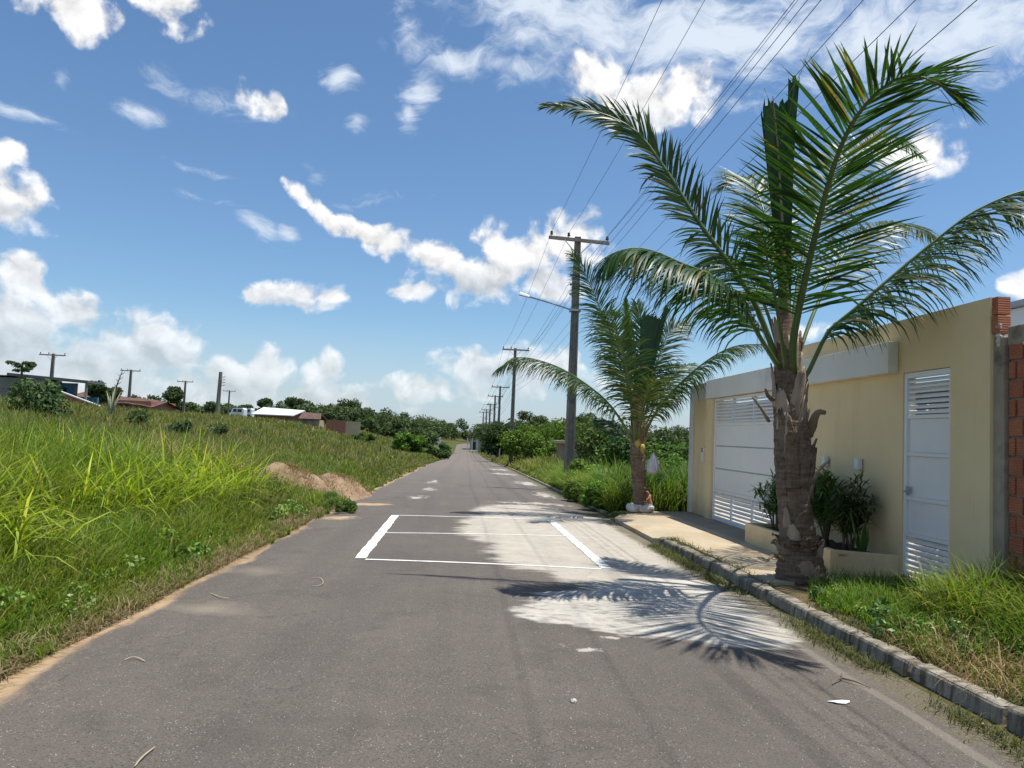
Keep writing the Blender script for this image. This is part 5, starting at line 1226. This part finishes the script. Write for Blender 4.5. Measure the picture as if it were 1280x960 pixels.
# white-roofed shed
r = empty('shed', (-27, 113, 2), 'brick shed with a wide white sheet-metal roof in the field', 'shed')
m = MB(); m.box(-29.5, -24.9, 110.6, 117, .8, 2.95); m.add([(-24.88, 110.6, .8), (-24.88, 110.6, 2.9), (-24.88, 113.8, 3.85), (-24.88, 117, 2.9), (-24.88, 117, .8)], [(0, 4, 3, 2, 1)]); 
m.build('wall', M_brickfar, r)
m = MB(); m.hexa([(-30.2, 110, 2.86), (-24.4, 110, 2.86), (-23.6, 114, 3.72), (-29.6, 114, 3.92)], [(-30.2, 110, 2.98), (-24.4, 110, 2.98), (-23.6, 114, 3.84), (-29.6, 114, 4.04)])
m.hexa([(-29.6, 114.01, 3.9), (-23.6, 114.01, 3.70), (-23.9, 117.5, 2.9), (-30, 117.5, 2.9)], [(-29.6, 114.01, 4.02), (-23.6, 114.01, 3.83), (-23.9, 117.5, 3.0), (-30, 117.5, 3.0)]); m.build('roof', M_roofw, r)
r = empty('house', (-21, 108, 1.6), 'small house with a rusty red roof and beige wall right of the white-roofed shed', 'house')
m = MB(); m.box(-22.3, -19.8, 105, 109, .6, 2.45); m.build('wall', M_beige, r)
m = MB(); m.hexa([(-22.5, 104.6, 2.46), (-19.5, 104.6, 2.46), (-19.9, 107, 3.3), (-22.4, 107, 3.35)], [(-22.5, 104.6, 2.56), (-19.5, 104.6, 2.56), (-19.9, 107, 3.4), (-22.4, 107, 3.45)]); m.hexa([(-22.4, 107.01, 3.33), (-19.9, 107.01, 3.28), (-19.5, 109.3, 2.46), (-22.5, 109.3, 2.46)], [(-22.4, 107.01, 3.44), (-19.9, 107.01, 3.38), (-19.5, 109.3, 2.56), (-22.5, 109.3, 2.56)]); m.build('roof', M_roofr, r)
m = MB(); m.box(-21.3, -20.7, 104.95, 104.99, 1.2, 2.2); m.build('door', M_wood, r)
r = empty('wall', (-17, 106, 1.2), 'low red brick wall with a beige end in front of the wood', 'wall')
m = MB(); m.box(-19.0, -16.4, 106, 106.2, .4, 2.55); m.build('brick_section', M_brickfar, r); m = MB(); m.box(-16.38, -14.4, 106.05, 106.2, .4, 2.45); m.build('rendered_section', M_beige, r)
# white parked vehicles far left
def car(px, py, Y, ln, hh, label, mat):
    p = at(px, py, Y); g0 = float(gz(p[0], p[1])); z0 = p[2]-hh; r = empty('parked_van', (p[0], p[1], z0), label, 'van', 'white vans beyond the field')
    m = MB(); x0 = p[0]-ln/2; prof = [(0, .35), (0, .95), (.10, 1.05), (.22, 1.75), (.9, 1.85), (1, 1.6), (1, .35)]
    vs = [(x0+a*ln, p[1], z0+b*hh/1.85) for a, b in prof]+[(x0+a*ln, p[1]+1.8, z0+b*hh/1.85) for a, b in prof]; n = len(prof)
    m.add(vs, [tuple(range(n)), tuple(range(2*n-1, n-1, -1))]+[(k, n+k, n+(k+1) % n, (k+1) % n) for k in range(n)]); m.build('body', mat, r)
    m = MB(); m.box(x0+.26*ln, x0+.5*ln, p[1]-.02, p[1]-.004, z0+hh*.62, z0+hh*.88); m.box(x0+.56*ln, x0+.86*ln, p[1]-.02, p[1]-.004, z0+hh*.62, z0+hh*.88); m.build('window', M_glass, r)
    for a in (.2, .8):
        m = MB(); m.tube([(x0+a*ln, p[1]-.03, z0+.32), (x0+a*ln, p[1]+.2, z0+.32)], .32, 12); m.build('wheel', M_black, r)
M_carw = simple('white_car_paint', (.72,.74,.76), (.76,.78,.8), .3, 2)
car(296, 509.5, 116, 2.1, 1.7, 'leftmost white van beyond the field, left of the white roof', M_carw); car(307, 510, 119, 1.8, 1.6, 'white van beside the white roof, right of the other van', M_carw)
# roadside hut with slab roof on the right
r = empty('hut', (6.3, 46, -.6), 'small brick hut with a pale slab roof behind the nearest power pole', 'hut')
m = MB(); m.box(5.6, 7.1, 45, 47, -1.2, 1.22); m.build('wall', simple('hut_brick', (.26,.18,.12), (.34,.25,.18), .9, 2), r)
m = MB(); m.box(5.3, 7.25, 44.8, 47.2, 1.222, 1.38); m.build('roof', M_beige, r)
m = MB(); m.box(6.0, 6.6, 44.95, 44.995, -.9, .9); m.build('door', M_wood, r)
# far white house by the end of the road
r = empty('house', (2.2, 192, -2.4), 'small white house with open porch at the far end of the road', 'house')
m = MB(); m.box(1.2, 5.2, 191, 196, -3, .4); m.build('wall', simple('white_house', (.6,.6,.6), (.7,.7,.7), .8, 1), r)
m = MB(); m.box(.2, 5.6, 189.6, 196.2, .42, .75); m.build('roof', M_roofr, r)
m = MB()
for x in (.4, 1.6, 2.8): m.box(x, x+.25, 189.8, 190.05, -3, .41)
m.build('porch_post', M_lampwhite, r)
m = MB(); m.box(1.8, 2.6, 190.93, 190.99, -2.6, -.6); m.build('door', M_glass, r)
r = empty('bus', (-9.5, 205, -2.2), 'pale bus-like vehicle parked far left of the road end', 'bus')
m = MB(); m.box(-12, -6.5, 204, 206.3, -1.9, .1); m.build('body', M_carw, r); m = MB(); m.box(-11.7, -6.9, 203.93, 203.99, -.95, -.35); m.build('window', M_glass, r)
for x in (-11, -7.5):
    m = MB(); m.tube([(x, 203.95, -1.85), (x, 204.3, -1.85)], .45, 12); m.build('wheel', M_black, r)
# fence posts along the far right verge
for k in range(16):
    y = 88+k*4.5; x = 3.9; g0 = float(gz(x, y)); m = MB(); m.tube([(x, y, g0-.2), (x+random.uniform(-.08, .08), y, g0+1.5)], .07, 6)
    tag(m.build('fence_post', M_wood), 'thin wooden fence post in the row along the far right verge', 'fence post', 'fence posts along the far right verge')

# ================================================================== EARTH MOUNDS, RUBBLE, LITTER
def mound(cx, cy, rx, ry, h_, label):
    n, m_ = 46, 20; V = []; Q = []
    for j in range(m_+1):
        for i in range(n):
            a = 2*math.pi*i/n; t = j/m_; x = cx+rx*t*math.cos(a)*(1+.12*math.sin(3*a+cx)); y = cy+ry*t*math.sin(a)*(1+.1*math.sin(2*a+cy))
            z = float(gz(x, y))-.06+h_*(1-t*t)**1.1*(1+.12*math.sin(5*x+3*y))+random.uniform(-.05, .05)*(1-t*.6)
            V.append((x, y, z))
        if j:
            for i in range(n): q_ = (j-1)*n; Q.append((q_+i, q_+(i+1) % n, q_+n+(i+1) % n, q_+n+i))
    o = np_mesh('earth_mound', V, [np.array(Q)], M_mound, smooth=True); return tag(o, label, 'mound', 'earth mounds beside the road')
mound(-4.1, 18.6, 1.2, 1.2, .72, 'taller rounded mound of reddish dug earth left of the road')
mound(-3.45, 21.6, 1.0, 2.4, .48, 'lower mound of brown dug earth touching the left road edge')
n = 5200; a = rng.uniform(0, 6.28, n); t = rng.uniform(0, 1.05, n)**.6; s = rng.uniform(0, 1, n) < .5
x = np.where(s, -4.1+1.1*t*np.cos(a), -3.45+.9*t*np.cos(a)); y = np.where(s, 18.6+1.15*t*np.sin(a), 21.6+2.4*t*np.sin(a))
zf = lambda x, y: gz(x, y)-.06+np.maximum(.72*np.clip(1-((x+4.1)/1.2)**2-((y-18.6)/1.2)**2, 0, 1)**1.1,   .48*np.clip(1-((x+3.45)/1.0)**2-((y-21.6)/2.4)**2, 0, 1)**1.1)
blades('mound_straw', np.stack([x, y], 1), rng.uniform(.04, .22, n), rng.uniform(.006, .014, n), np.array([.27, .20, .09])*rng.uniform(.4, 1.2, n)[:, None], 1.2, 1.4, M_dry, 'dry grass clods stuck in the earth mounds', zfun=zf)
def rock(name, x, y, s, label, mat, group=None, z=None, flat=.7, cat='rock'):
    bm = bmesh.new(); bmesh.ops.create_icosphere(bm, subdivisions=2, radius=1)
    for v in bm.verts: v.co *= random.uniform(.78, 1.15); v.co.z *= flat
    z0 = float(gz(x, y)) if z is None else z
    for v in bm.verts: v.co *= s
    me = bpy.data.meshes.new(name); bm.to_mesh(me); bm.free(); me.materials.append(mat)
    o = bpy.data.objects.new(name, me); COL.objects.link(o); o.location = (x, y, z0+s*flat*.6); o.rotation_euler = (0, 0, random.uniform(0, 3)); return tag(o, label, cat, group)
rock('rock', -3.02, 20.4, .17, 'whitish angular rubble chunk, the largest at the foot of the lower mound', M_rubble, 'rubble at the mounds')
rock('rock', -3.1, 17.7, .13, 'pale rubble chunk nearer the camera in front of the lower mound', M_rubble, 'rubble at the mounds')
rock('rock', -3.35, 18.0, .10, 'small pale rubble chunk beside the dark weedy bush', M_rubble, 'rubble at the mounds')
p = at(717, 877, 5.0); d = ray(717, 877); t = (EYE+.03)/-d[2]; rock('pebble', d[0]*t, d[1]*t, .022, 'single small white pebble lying on the near asphalt', M_rubble, z=float(road_z(d[0]*t, d[1]*t))-.002, cat='pebble')
def onroad(px, py):
    d = ray(px, py); t = EYE/-d[2]
    for _ in range(6): x, y = d[0]*t, d[1]*t; t = (EYE-float(road_z(x, y)))/-d[2]
    return np.array([d[0]*t, d[1]*t, float(road_z(d[0]*t, d[1]*t))])
m = MB(); P0 = onroad(1052, 851)+np.array([0, 0, .02])
for q_, rr in (((1040, 857), .006), ((1052, 843), .005), ((1088, 861), .007)): e = onroad(*q_)+np.array([0, 0, .008]); m.tube([P0, (P0+e)/2+np.array([0, 0, .008]), e], [rr, rr*.8, rr*.5], 6)
tag(m.build('twig', M_bark), 'forked dry twig lying on the road near the right gutter', 'twig')
def litter(pts, w_, label, col=(.34, .28, .18)):
    C_ = catmull([onroad(*q_)+np.array([0, 0, .008+.01*(k % 2)]) for k, q_ in enumerate(pts)], 12); m = MB(); m.tube(C_, list(w_*np.array([.5]+[1]*10+[.3])), 5, squash=.4)
    tag(m.build('dry_leaf', simple('dry_litter', col, tuple(c_*1.2 for c_ in col), .8, 8)), label, 'dry leaf', 'dry leaf strips on the road')
litter([(388, 723), (400, 724), (404, 729), (398, 734), (390, 733)], .004, 'curled dry leaf strip left of the painted rectangle')
litter([(168, 960), (178, 950), (194, 935)], .004, 'straight dry stem lying at the bottom left of the road')
litter([(155, 826), (168, 824), (182, 828)], .004, 'thin dry stem on the asphalt near the left road edge')
litter([(262, 742), (275, 748), (287, 749)], .004, 'pale dry stem beside the sandy left edge')
bmx = MB(); c0 = onroad(1049, 879); V = [c0+np.array([.07*math.cos(a)*(1+.3*math.sin(3*a)), .03*math.sin(a), .006+.004*math.sin(2*a)]) for a in np.linspace(0, 6.28, 13)[:-1]]
bmx.add(V+[v+np.array([0, 0, .004]) for v in V], [tuple(range(11, -1, -1)), tuple(range(12, 24))]+[(k, (k+1) % 12, 12+(k+1) % 12, 12+k) for k in range(12)])
tag(bmx.build('paper_scrap', M_lampwhite), 'scrap of white paper on the road beside the right gutter', 'paper')
# gutter stones
for k in range(22):
    y = random.uniform(3.6, 9.5); x = 3.22+random.uniform(-.08, .08)
    rock('pebble', x, y, random.uniform(.006, .015), 'small grey stone lying in the right gutter', M_kerb, 'stones in the right gutter', z=float(rz(y))-.012, cat='pebble')
